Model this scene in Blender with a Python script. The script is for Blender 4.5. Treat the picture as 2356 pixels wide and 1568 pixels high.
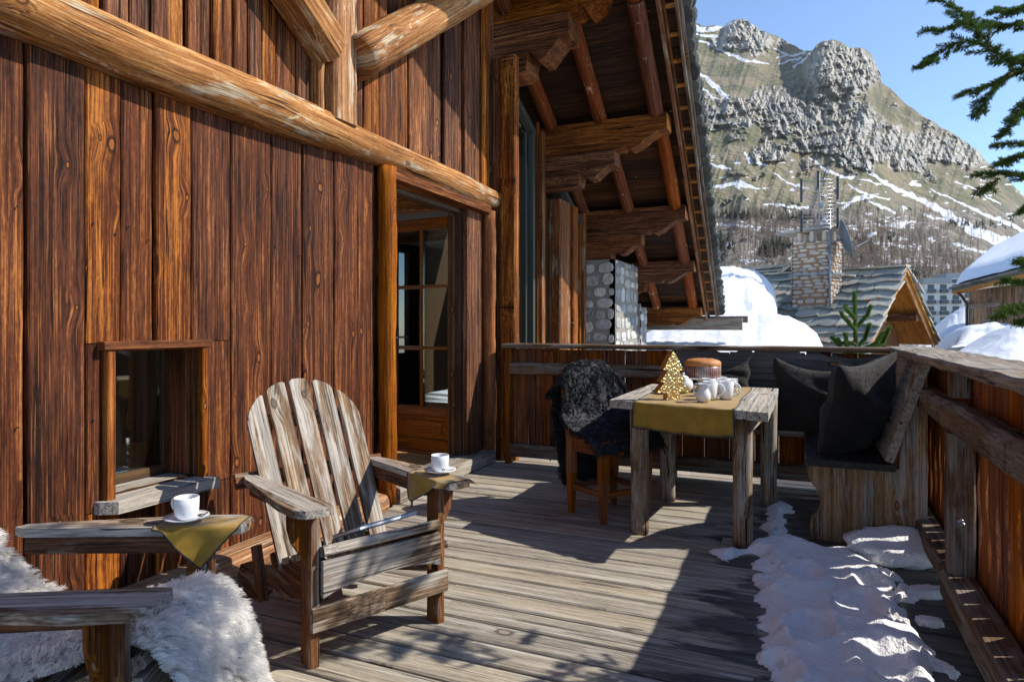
import bpy, math, random
import numpy as np
from mathutils import Vector as V, Matrix
random.seed(7); RNG = np.random.default_rng(7)
S = bpy.context.scene
for o in list(bpy.data.objects): bpy.data.objects.remove(o)
# ---------------------------------------------------------------- camera, sky, sun, exposure
YAW = math.radians(23.71)
cd = bpy.data.cameras.new('camera'); cam = bpy.data.objects.new('camera', cd); S.collection.objects.link(cam)
cd.sensor_width = 36; cd.lens = 36 * 1530 / 2356; cd.shift_y = -34 / 2356; cd.clip_start = .05; cd.clip_end = 9000
cam.location = (0, 0, 1.2); cam.rotation_euler = (math.radians(90), 0, YAW); S.camera = cam
LS = V((1.06, .46, 1)).normalized()
w = bpy.data.worlds.new('World'); S.world = w; w.use_nodes = True
nt = w.node_tree; sk = nt.nodes.new('ShaderNodeTexSky'); sk.sky_type = 'NISHITA'; sk.sun_disc = False
sk.sun_elevation = math.asin(LS.z); sk.sun_rotation = math.atan2(LS.x, LS.y); sk.altitude = 1800; sk.air_density = 1.0; sk.dust_density = .2; sk.ozone_density = 4.0
nt.links.new(sk.outputs[0], nt.nodes['Background'].inputs[0]); nt.nodes['Background'].inputs[1].default_value = .15
sl = bpy.data.lights.new('sun', 'SUN'); sun = bpy.data.objects.new('sun', sl); S.collection.objects.link(sun)
sl.energy = 4.1; sl.angle = math.radians(.5); sl.color = (1, .93, .82); sun.rotation_euler = LS.to_track_quat('Z', 'Y').to_euler()
S.view_settings.view_transform = 'Standard'; S.view_settings.look = 'None'; S.view_settings.exposure = .68; S.view_settings.gamma = 1
S.cycles.max_bounces = 8; S.cycles.diffuse_bounces = 4; S.cycles.transparent_max_bounces = 8; S.cycles.caustics_reflective = False; S.cycles.caustics_refractive = False
S.cycles.sample_clamp_indirect = 6
# ---------------------------------------------------------------- where things stand
FW = V((-math.sin(YAW), math.cos(YAW), 0)); RT = V((math.cos(YAW), math.sin(YAW), 0))
def at(px, py, t):            # bearing/elevation as surveyed from the terrace, and the distance
    return V((0, 0, 1.2)) + t * (FW + RT * ((px - 1178) / 1530) + V((0, 0, (750 - py) / 1530)))
def wy(px, X=-2.6):           # y along the chalet wall for a bearing
    D = FW + RT * ((px - 1178) / 1530); return D.y * X / D.x
# ---------------------------------------------------------------- materials
class N:
    def __init__(s, name):
        s.m = bpy.data.materials.new(name); s.m.use_nodes = True; s.t = s.m.node_tree
        s.b = s.t.nodes['Principled BSDF']
    def n(s, typ, props=None, **inp):
        x = s.t.nodes.new('ShaderNode' + typ)
        for k, v in (props or {}).items(): setattr(x, k, v)
        for k, v in inp.items():
            s.set(x.inputs[int(k[1:])] if k[0] == 'i' and k[1:].isdigit() else x.inputs[k], v)
        return x
    def set(s, i, v):
        if isinstance(v, bpy.types.NodeSocket): s.t.links.new(v, i)
        elif isinstance(v, bpy.types.Node): s.t.links.new(v.outputs[0], i)
        elif isinstance(v, tuple) and len(v) == 3 and i.type == 'RGBA': i.default_value = (*v, 1)
        else: i.default_value = v
    def math(s, op, a, b=None, c=None, clamp=False):
        x = s.t.nodes.new('ShaderNodeMath'); x.operation = op; x.use_clamp = clamp
        for i, v in enumerate((a, b, c)):
            if v is not None: s.set(x.inputs[i], v)
        return x.outputs[0]
    def mix(s, f, a, b, mode='MIX'):
        x = s.t.nodes.new('ShaderNodeMix'); x.data_type = 'RGBA'; x.blend_type = mode
        s.set(x.inputs[0], f); s.set(x.inputs[6], a); s.set(x.inputs[7], b); return x.outputs[2]
    def rng(s, v, a, b, c=0., d=1., smooth=True):
        x = s.t.nodes.new('ShaderNodeMapRange'); x.interpolation_type = 'SMOOTHSTEP' if smooth else 'LINEAR'
        for i, q in enumerate((v, a, b, c, d)): s.set(x.inputs[i], q)
        return x.outputs[0]
    def noise(s, vec, sc=1., det=2., rough=.5, dist=0.):
        x = s.t.nodes.new('ShaderNodeTexNoise')
        if vec is not None: s.set(x.inputs['Vector'], vec)
        x.inputs['Scale'].default_value = sc; x.inputs['Detail'].default_value = det; x.inputs['Roughness'].default_value = rough; x.inputs['Distortion'].default_value = dist
        return x.outputs[0]
    def vec(s, x, y, z):
        c = s.t.nodes.new('ShaderNodeCombineXYZ')
        for i, v in enumerate((x, y, z)): s.set(c.inputs[i], v)
        return c.outputs[0]
    def ramp(s, v, stops):
        x = s.t.nodes.new('ShaderNodeValToRGB'); s.set(x.inputs[0], v); e = x.color_ramp.elements
        while len(e) < len(stops): e.new(.5)
        for q, (p, c) in zip(e, stops): q.position = p; q.color = (*c, 1)
        return x.outputs[0]
    def attr(s, name): return s.n('Attribute', {'attribute_name': name})
    def out(s, col, rough=.7, bump=None, bs=.3, bd=.01, **kw):
        s.set(s.b.inputs['Base Color'], col); s.set(s.b.inputs['Roughness'], rough)
        for k, v in kw.items(): s.set(s.b.inputs[k.replace('_', ' ')], v)
        if bump is not None:
            b = s.n('Bump', Strength=bs, Distance=bd); s.set(b.inputs['Height'], bump); s.t.links.new(b.outputs[0], s.b.inputs['Normal'])
        return s.m
def hsv(m, col, h=.5, s=1., v=1.):
    x = m.t.nodes.new('ShaderNodeHueSaturation')
    for i, q in zip(('Hue', 'Saturation', 'Value', 'Color'), (h, s, v, col)): m.set(x.inputs[i], q)
    return x.outputs[0]
def wood(name, dark, mid, light, knots=.35, ring=100, rough=.72, bs=.55, var=.3, crack=.5, grey=None, greyamt=0., knotc=(.42, .17, .05), wet=False, patch=None, satvar=.25, con=.74):
    m = N(name); A = m.attr('gc'); R = m.attr('rnd').outputs['Fac']
    sp = m.n('SeparateXYZ', i0=A.outputs['Vector']); x, y, z = sp.outputs
    ro = m.math('MULTIPLY', R, 41.)
    kv = m.vec(m.math('MULTIPLY', x, 3.6), m.math('MULTIPLY', y, 6.5), ro)
    kvd = m.n('VectorMath', {'operation': 'ADD'}, i0=kv, i1=m.n('VectorMath', {'operation': 'SCALE'}, i0=m.n('TexNoise', Vector=kv, Scale=1.6).outputs['Color'], Scale=.25).outputs[0]).outputs[0]
    vo = m.n('TexVoronoi', {'voronoi_dimensions': '2D'}, Vector=kvd, Scale=1.); kd = vo.outputs['Distance']
    cs = m.n('SeparateXYZ', i0=vo.outputs['Color'])
    sel = m.math('GREATER_THAN', cs.outputs[0], 1 - knots)
    size = m.math('ADD', m.math('MULTIPLY', m.math('MULTIPLY', cs.outputs[1], cs.outputs[1]), .085), .034)
    kk = m.math('MULTIPLY', m.rng(kd, 0., .42, 1., 0.), sel)
    yw = m.math('ADD', y, m.math('MULTIPLY', kk, .024))
    zo = m.math('ADD', m.math('MULTIPLY', z, 7.), ro)
    n1 = m.noise(m.vec(m.math('MULTIPLY', x, .6), m.math('MULTIPLY', yw, 5.), zo), 1, 2, .5)
    rg = m.math('SINE', m.math('ADD', m.math('MULTIPLY', yw, float(ring)), m.math('MULTIPLY', n1, 16.)))
    rg = m.math('MULTIPLY_ADD', rg, .5, .5)
    fi = m.noise(m.vec(m.math('MULTIPLY', x, 2.2), m.math('MULTIPLY', yw, 140.), m.math('MULTIPLY', z, 140.)), 1, 3, .65)
    bl = m.noise(m.vec(m.math('MULTIPLY', x, 1.3), m.math('MULTIPLY', yw, 13.), m.math('ADD', m.math('MULTIPLY', z, 13.), ro)), 1, 5, .65, .2)
    me = m.noise(m.vec(m.math('MULTIPLY', x, 1.), m.math('MULTIPLY', yw, 72.), m.math('ADD', m.math('MULTIPLY', z, 72.), ro)), 1, 4, .7)
    f2 = m.noise(m.vec(m.math('MULTIPLY', x, 9.), m.math('MULTIPLY', yw, 420.), m.math('MULTIPLY', z, 420.)), 1, 2, .6)
    sp_n = m.noise(m.vec(m.math('MULTIPLY', x, 30.), m.math('MULTIPLY', yw, 90.), m.math('ADD', m.math('MULTIPLY', z, 90.), ro)), 1, 3, .7)
    v = m.math('MULTIPLY', m.math('SUBTRACT', rg, .5), .07)
    v = m.math('MULTIPLY_ADD', m.math('SUBTRACT', fi, .5), .50, v); v = m.math('MULTIPLY_ADD', m.math('SUBTRACT', f2, .5), .22, v); v = m.math('MULTIPLY_ADD', m.math('SUBTRACT', sp_n, .5), .28, v)
    v = m.math('MULTIPLY_ADD', m.math('SUBTRACT', bl, .5), .46, v); v = m.math('MULTIPLY_ADD', m.math('SUBTRACT', me, .5), .60, v)
    lo = m.noise(m.vec(m.math('MULTIPLY', x, .8), m.math('MULTIPLY', y, 5.), ro), 1, 2, .5)
    v = m.math('MULTIPLY_ADD', m.math('SUBTRACT', lo, .5), .30, v)
    v = m.math('MULTIPLY_ADD', m.math('SUBTRACT', R, .5), var * .5, v)
    v = m.math('MULTIPLY_ADD', v, con, .5)
    mdk = tuple((a * .55 + b * .45) for a, b in zip(mid, dark))
    col = m.ramp(v, ((.36, dark), (.455, mdk), (.54, mid), (.70, light)))
    st = m.noise(m.vec(m.math('MULTIPLY', x, 3.), m.math('MULTIPLY', yw, 170.), m.math('ADD', m.math('MULTIPLY', z, 170.), ro)), 1, 2, .5)
    col = m.mix(m.rng(st, .59, .69, 0., .62 * con ** 2), col, light)
    col = m.mix(m.rng(st, .42, .33, 0., .8 * con ** 2), col, dark)
    if grey:
        gv = m.noise(m.vec(m.math('MULTIPLY', x, 2.2), m.math('MULTIPLY', y, 12.), m.math('ADD', m.math('MULTIPLY', z, 12.), ro)), 1, 4, .65)
        gf = m.rng(gv, .56 - greyamt * .3, .66 - greyamt * .3)
        gcol = m.mix(m.rng(m.math('ADD', m.math('MULTIPLY', fi, .5), m.math('MULTIPLY', me, .5)), .38, .6), tuple(c * .42 for c in grey), grey)
        col = m.mix(gf, col, gcol)
    if patch:      # peeled pale patches (log skin)
        pv = m.noise(m.vec(m.math('MULTIPLY', x, 3.5), m.math('MULTIPLY', y, 11.), m.math('ADD', m.math('MULTIPLY', z, 11.), ro)), 1, 5, .7, .5)
        col = m.mix(m.rng(pv, patch[1], patch[1] + .05), col, patch[0])
    col = hsv(m, col, .5, m.math('MULTIPLY_ADD', cs.outputs[2], .0, m.math('MULTIPLY_ADD', R, satvar, 1 - satvar / 2)), 1.)
    core = m.math('MULTIPLY', m.math('SUBTRACT', 1., m.rng(m.math('DIVIDE', kd, size), .75, .95)), sel)
    rim = m.math('MULTIPLY', m.math('SUBTRACT', 1., m.rng(m.math('DIVIDE', kd, size), 1.15, 1.7)), sel)
    col = m.mix(m.math('MULTIPLY', rim, .8), col, tuple(c * .5 for c in dark))
    kring = m.math('MULTIPLY_ADD', me, .8, .25)
    col = m.mix(m.math('MULTIPLY', core, kring), col, knotc)
    cn = m.noise(m.vec(m.math('MULTIPLY', x, 1.6), m.math('MULTIPLY', yw, 55.), m.math('ADD', m.math('MULTIPLY', z, 55.), ro)), 1, 2, .5)
    cr = m.math('MULTIPLY', m.rng(cn, .66, .70), crack)
    col = m.mix(cr, col, tuple(c * .25 for c in dark))
    ck = m.noise(m.vec(m.math('MULTIPLY', x, 4.), m.math('MULTIPLY', yw, 110.), m.math('ADD', m.math('MULTIPLY', z, 110.), ro)), 1, 4, .75)
    ckm = m.noise(m.vec(m.math('MULTIPLY', x, 3.), m.math('MULTIPLY', y, 8.), ro), 1, 2, .5)
    pore = m.math('MULTIPLY', m.rng(ck, .52, .60), m.rng(ckm, .38, .60)); pore = m.math('MULTIPLY', pore, .75 * con)
    col = m.mix(pore, col, m.mix(1., col, (.16, .13, .12), 'MULTIPLY'))
    h = m.math('ADD', m.math('MULTIPLY', rg, .35), m.math('MULTIPLY', fi, .6)); h = m.math('MULTIPLY_ADD', me, .8, h); h = m.math('MULTIPLY_ADD', cr, -1.2, h)
    rr = m.math('MULTIPLY_ADD', fi, -.25, rough + .12)
    if wet:
        P = m.n('SeparateXYZ', i0=m.n('NewGeometry').outputs['Position'])
        wn = m.noise(m.vec(m.math('MULTIPLY', P.outputs[0], 1.3), m.math('MULTIPLY', P.outputs[1], 5.), R), 1.6, 4, .6)
        e = m.math('MULTIPLY_ADD', m.math('SUBTRACT', wn, .5), 1.5, P.outputs[0])
        far = m.rng(P.outputs[1], 3.9, 4.6, 0., 1.)
        e = m.math('ADD', e, m.math('MULTIPLY', far, -.05))
        wf = m.math('MULTIPLY', m.rng(e, -.38, -.24), .88)
        col = m.mix(wf, col, m.mix(1., col, (.11, .10, .12), 'MULTIPLY'))
        rr = m.math('SUBTRACT', rr, m.math('MULTIPLY', wf, .38))
    return m.out(col, rr, h, bs, .004, Specular_IOR_Level=.5 if wet else .16)
M = {}
M['clad'] = wood('cladding_wood', (.012, .0035, .0016), (.112, .031, .0105), (.47, .175, .045), knots=.28, var=.36, satvar=.12, bs=.8, con=.78, crack=.9, knotc=(.36, .11, .02))
M['cladup'] = wood('upper_cladding_wood', (.020, .006, .003), (.165, .050, .014), (.56, .25, .075), knots=.15, var=.25, bs=.8, crack=1., con=.8)
M['log'] = wood('golden_log', (.11, .036, .010), (.36, .155, .048), (.68, .42, .19), knots=.1, var=.06, crack=.9, grey=(.60, .47, .31), greyamt=.05, bs=.9, patch=((.60, .46, .30), .60))
M['barklog'] = wood('bark_edged_log', (.05, .014, .004), (.26, .082, .018), (.52, .22, .06), knots=.15, var=.08, crack=.8, bs=.9)
M['redlog'] = wood('red_peeled_log', (.055, .014, .005), (.20, .052, .014), (.38, .13, .04), knots=.15, var=.2, patch=((.48, .33, .2), .60))
M['corbel'] = wood('carved_beam_wood', (.028, .009, .003), (.15, .050, .015), (.42, .17, .05), knots=.12, var=.15, crack=1., con=1.)
M['endgrain'] = wood('cut_end_wood', (.28, .10, .03), (.50, .22, .075), (.62, .33, .14), knots=.0, var=.1, crack=.6)
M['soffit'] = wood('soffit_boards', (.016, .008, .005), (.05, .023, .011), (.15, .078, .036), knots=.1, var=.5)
M['deck'] = wood('deck_boards', (.10, .082, .06), (.40, .352, .28), (.66, .60, .50), knots=.12, var=.18, rough=.8, crack=.75, grey=(.50, .46, .39), greyamt=.1, knotc=(.40, .33, .25), wet=True, satvar=.4, bs=.8, con=.6)
M['grey'] = wood('weathered_grey_wood', (.06, .034, .018), (.25, .165, .10), (.56, .45, .33), knots=.25, var=.12, crack=.8, grey=(.47, .42, .36), greyamt=.4, knotc=(.17, .12, .08), con=.85)
M['brown'] = wood('weathered_brown_wood', (.05, .017, .006), (.20, .075, .025), (.44, .21, .08), knots=.2, var=.15, crack=.8, grey=(.36, .27, .19), greyamt=.05, knotc=(.15, .08, .04))
M['table'] = wood('old_table_wood', (.08, .045, .025), (.26, .175, .11), (.48, .37, .26), knots=.2, var=.12, crack=1., grey=(.46, .41, .35), greyamt=.3, con=.9)
M['ttop'] = wood('table_top_wood', (.20, .17, .13), (.46, .41, .34), (.64, .59, .52), knots=.2, var=.12, crack=1., grey=(.52, .48, .43), greyamt=.4, con=.75)
M['picket'] = wood('railing_boards', (.04, .011, .003), (.21, .062, .015), (.46, .185, .05), knots=.15, var=.3)
M['pright'] = wood('side_railing_boards', (.09, .022, .005), (.38, .115, .026), (.66, .29, .09), knots=.1, var=.3)  # lighter, warmer than the rear boards: colour carries light bounced off the snow
M['rail'] = wood('railing_beam_wood', (.05, .028, .016), (.17, .105, .062), (.33, .22, .14), knots=.15, var=.2, crack=1., grey=(.27, .23, .19), greyamt=.3)
M['cap'] = wood('railing_cap_wood', (.11, .085, .062), (.28, .23, .18), (.44, .38, .31), knots=.1, var=.2, crack=1., grey=(.42, .38, .33), greyamt=.3, con=.8)
M['bench'] = wood('bench_wood', (.08, .035, .014), (.28, .17, .09), (.48, .35, .22), knots=.1, var=.15, grey=(.38, .33, .28), greyamt=.25, con=.8)
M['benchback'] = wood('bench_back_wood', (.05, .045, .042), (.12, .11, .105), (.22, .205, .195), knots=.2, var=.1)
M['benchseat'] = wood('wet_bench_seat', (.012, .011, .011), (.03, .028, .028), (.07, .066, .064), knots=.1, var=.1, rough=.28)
M['stool'] = wood('old_chair_wood', (.10, .028, .008), (.23, .075, .018), (.36, .14, .035), knots=.05, var=.1, crack=.3, rough=.5)
M['door'] = wood('door_wood', (.10, .03, .008), (.24, .085, .022), (.42, .18, .055), knots=.1, var=.15, crack=.2, rough=.4, bs=.2)
M['frame'] = wood('window_frame_wood', (.035, .02, .012), (.10, .062, .035), (.2, .13, .075), knots=.05, var=.1, crack=.2, rough=.45, bs=.2)
M['floor'] = wood('parquet', (.35, .19, .08), (.52, .31, .14), (.66, .43, .22), knots=.05, var=.2, crack=.1, rough=.45, bs=.1)
M['barn'] = wood('far_house_boards', (.13, .065, .035), (.30, .18, .105), (.48, .33, .21), knots=.1, var=.6, grey=(.40, .33, .26), greyamt=.2)
M['orange'] = wood('new_gable_wood', (.32, .12, .03), (.56, .27, .08), (.68, .40, .15), knots=.2, var=.25)
def plain(name, col, rough=.5, metal=0., bump=0, bscale=40., vary=.12, **kw):
    m = N(name); tc = m.n('TexCoord').outputs['Object']
    n = m.noise(tc, bscale, 4, .6); n2 = m.noise(tc, bscale * .13, 3, .6)
    c = hsv(m, col, .5, 1., m.math('ADD', m.math('MULTIPLY_ADD', n, vary, 1 - vary), m.math('MULTIPLY_ADD', n2, vary, -vary * .5)))
    return m.out(c, rough, n if bump else None, bump or .1, .01, Metallic=metal, **kw)
M['china'] = plain('white_porcelain', (.78, .79, .80), .12, vary=.02)
M['steel'] = plain('steel', (.55, .56, .58), .3, 1.)
M['galv'] = plain('galvanised_metal', (.30, .33, .34), .5, .6)
M['blackmetal'] = plain('black_plastic', (.02, .02, .023), .4)
M['bluefrm'] = plain('grey_window_profile', (.05, .06, .05), .5)
M['plaster'] = plain('plaster', (.80, .79, .76), .9)
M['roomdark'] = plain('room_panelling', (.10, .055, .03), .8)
M['shade'] = plain('lamp_shade_cloth', (.55, .48, .33), .9)
M['snow'] = None
def glass(name='window_glass', kr=1.3):
    m = N(name); t = m.t; g = m.n('BsdfGlossy', {}, Color=(1, 1, 1), Roughness=.005) if False else t.nodes.new('ShaderNodeBsdfGlossy')
    g.inputs['Roughness'].default_value = .01; g.inputs['Color'].default_value = (.9, .95, .92, 1)
    tr = t.nodes.new('ShaderNodeBsdfTransparent'); tr.inputs['Color'].default_value = (.80, .84, .80, 1)
    f = t.nodes.new('ShaderNodeFresnel'); f.inputs[0].default_value = 1.6
    f2 = m.math('MULTIPLY_ADD', f.outputs[0], kr, .05 * kr, clamp=True)
    mx = t.nodes.new('ShaderNodeMixShader'); t.links.new(f2, mx.inputs[0]); t.links.new(tr.outputs[0], mx.inputs[1]); t.links.new(g.outputs[0], mx.inputs[2])
    t.links.new(mx.outputs[0], t.nodes['Material Output'].inputs[0]); return m.m
M['glass'] = glass(); M['glass2'] = glass('tall_window_glass', .3)
def snowmat(name, tint=(.88, .91, .95), dirty=0.):
    m = N(name); P = m.n('NewGeometry').outputs['Position']
    n = m.noise(P, 9., 6, .65); n2 = m.noise(P, 70., 3, .7); n3 = m.noise(P, 2.2, 4, .6)
    col = m.mix(m.rng(n3, .5, .75, 0., .35), tint, tuple(c * .88 for c in tint))
    if dirty: col = m.mix(m.rng(n, .60, .72, 0., dirty), col, (.26, .21, .15))
    h = m.math('ADD', n, m.math('MULTIPLY', n2, .35))
    return m.out(col, .55, h, .7, .06, Subsurface_Weight=.0, Specular_IOR_Level=.35)
M['snow'] = snowmat('snow_cover'); M['dsnow'] = snowmat('trodden_snow', (.90, .90, .92), .6)
def fabric(name, col, trim=None, sc=900.):
    m = N(name); tc = m.n('TexCoord').outputs['Object']; n = m.noise(tc, 14., 5, .65); n2 = m.noise(tc, 300., 2)
    c = m.mix(m.rng(n, .35, .7), tuple(q * .72 for q in col), col)
    return m.out(c, .9, m.math('ADD', m.math('MULTIPLY', n, .6), m.math('MULTIPLY', n2, .2)), .6, .006, Sheen_Weight=.3)
M['mustard'] = fabric('mustard_linen', (.37, .215, .018)); M['trim'] = fabric('black_trim', (.012, .011, .011))
M['tag'] = plain('black_tag', (.02, .02, .022), .6); M['tagink'] = plain('tag_ink', (.6, .6, .6), .7)
def woolmat(name, col, tr):
    m = N(name); t = m.t; R = m.attr('rnd').outputs['Fac']; c = hsv(m, col, .5, 1., m.math('MULTIPLY_ADD', R, .22, .86)); d = t.nodes.new('ShaderNodeBsdfDiffuse'); m.set(d.inputs[0], c)
    l = t.nodes.new('ShaderNodeBsdfTranslucent'); m.set(l.inputs[0], c); x = t.nodes.new('ShaderNodeMixShader'); x.inputs[0].default_value = tr; t.links.new(d.outputs[0], x.inputs[1]); t.links.new(l.outputs[0], x.inputs[2]); t.links.new(x.outputs[0], t.nodes['Material Output'].inputs[0]); return m.m
M['furwhite'] = woolmat('white_wool', (.99, .98, .96), .7)
M['skinback'] = plain('sheepskin_leather', (.50, .46, .42), .8, bump=.2)
M['furblack'] = plain('black_wool', (.007, .007, .008), .62, vary=.3, bscale=25.)
M['hide'] = plain('dark_suede', (.035, .038, .05), .85, vary=.3, bump=.3, bscale=12.)
M['cushion'] = plain('dark_fur_fabric', (.011, .007, .006), .9, vary=.3, bump=.5, bscale=160., Sheen_Weight=.12)
def goldmat():
    m = N('hammered_gold'); tc = m.n('TexCoord').outputs['Object']
    v = m.n('TexVoronoi', {'feature': 'F1'}, Vector=tc, Scale=75.); n = m.noise(tc, 60., 3, .7)
    c = m.mix(v.outputs['Distance'], (.80, .48, .13), (.92, .72, .34))
    return m.out(c, m.math('MULTIPLY_ADD', n, .3, .1), m.math('ADD', v.outputs['Distance'], n), 1., .006, Metallic=.9)
M['gold'] = goldmat(); M['gold2'] = plain('gold_leaf_edge', (.62, .28, .05), .35, .75, bump=.6, bscale=60.)
M['crust'] = plain('cake_crust', (.62, .25, .06), .6, vary=.5, bump=.5, bscale=30.)
def paper():
    m = N('cake_paper'); tc = m.n('TexCoord').outputs['Object']; sp = m.n('SeparateXYZ', i0=tc)
    an = m.math('MULTIPLY', m.math('ARCTAN2', sp.outputs[1], sp.outputs[0]), 22.)
    a = m.math('ADD', an, m.math('MULTIPLY', sp.outputs[2], 230.)); b = m.math('SUBTRACT', an, m.math('MULTIPLY', sp.outputs[2], 230.))
    q = m.math('MULTIPLY', m.math('SINE', a), m.math('SINE', b))
    c = m.mix(m.rng(q, .25, .5), (.13, .03, .025), (.42, .33, .22))
    band = m.math('SINE', m.math('MULTIPLY_ADD', m.math('ARCTAN2', sp.outputs[1], sp.outputs[0]), 4., 1.))
    c = m.mix(m.rng(band, .3, .4), c, m.mix(m.rng(q, .25, .5), (.30, .27, .22), (.13, .04, .04)))
    return m.out(c, .35)
M['paper'] = paper()
def slate(name, a, b, lichen=0.):
    m = N(name); R = m.attr('rnd').outputs['Fac']; P = m.n('NewGeometry').outputs['Position']
    n = m.noise(P, 6., 6, .65); n2 = m.noise(P, 3., 5, .75)
    c = m.mix(m.rng(m.math('ADD', m.math('MULTIPLY', n, .6), m.math('MULTIPLY', R, .5)), .35, .75), a, b)
    if lichen: c = m.mix(m.rng(n2, .60, .64, 0., lichen), c, (.42, .15, .05))
    return m.out(c, .75, n, .7, .04)
M['slate'] = slate('roof_slate', (.20, .22, .205), (.47, .45, .37), .9); M['dslate'] = slate('dark_slate', (.028, .036, .037), (.085, .098, .093))
M['slsnow'] = slate('far_slate', (.07, .085, .08), (.17, .17, .14))
def stone(name, cols):
    m = N(name); R = m.attr('rnd').outputs['Fac']; P = m.n('NewGeometry').outputs['Position']
    n = m.noise(P, 14., 6, .7); v = m.math('ADD', R, m.math('MULTIPLY_ADD', n, .5, -.25))
    k = [(i / (len(cols) - 1), c) for i, c in enumerate(cols)]
    return m.out(m.ramp(v, k), .85, n, .8, .03)
M['stone'] = stone('pier_stones', ((.16, .18, .21), (.56, .55, .52), (.33, .33, .31), (.72, .69, .62)))
M['cstone'] = stone('chimney_stones', ((.40, .36, .31), (.62, .54, .42), (.44, .42, .38), (.64, .60, .52)))
M['mortar'] = plain('mortar', (.27, .255, .22), .95, bump=.8, bscale=30.); M['cmortar'] = plain('ochre_mortar', (.36, .21, .12), .95, bump=.8)
M['needle'] = woolmat('spruce_needles', (.085, .15, .04), .35); M['twig'] = plain('twig_bark', (.13, .055, .028), .8, bump=.6)
M['bark'] = plain('spruce_bark', (.12, .08, .055), .9, bump=1.); M['pineedle'] = woolmat('pine_needles', (.16, .27, .07), .3)
M['cover'] = plain('magazine_cover', (.05, .18, .42), .3, vary=.5, bscale=18.); M['pages'] = plain('pages', (.8, .8, .78), .7)
M['white'] = plain('white_render', (.80, .79, .76), .8); M['dkwin'] = plain('dark_balcony', (.06, .08, .10), .25)
M['gutter'] = plain('painted_gutter', (.06, .035, .03), .5)
M['coffee'] = plain('coffee', (.05, .02, .008), .2)
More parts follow.
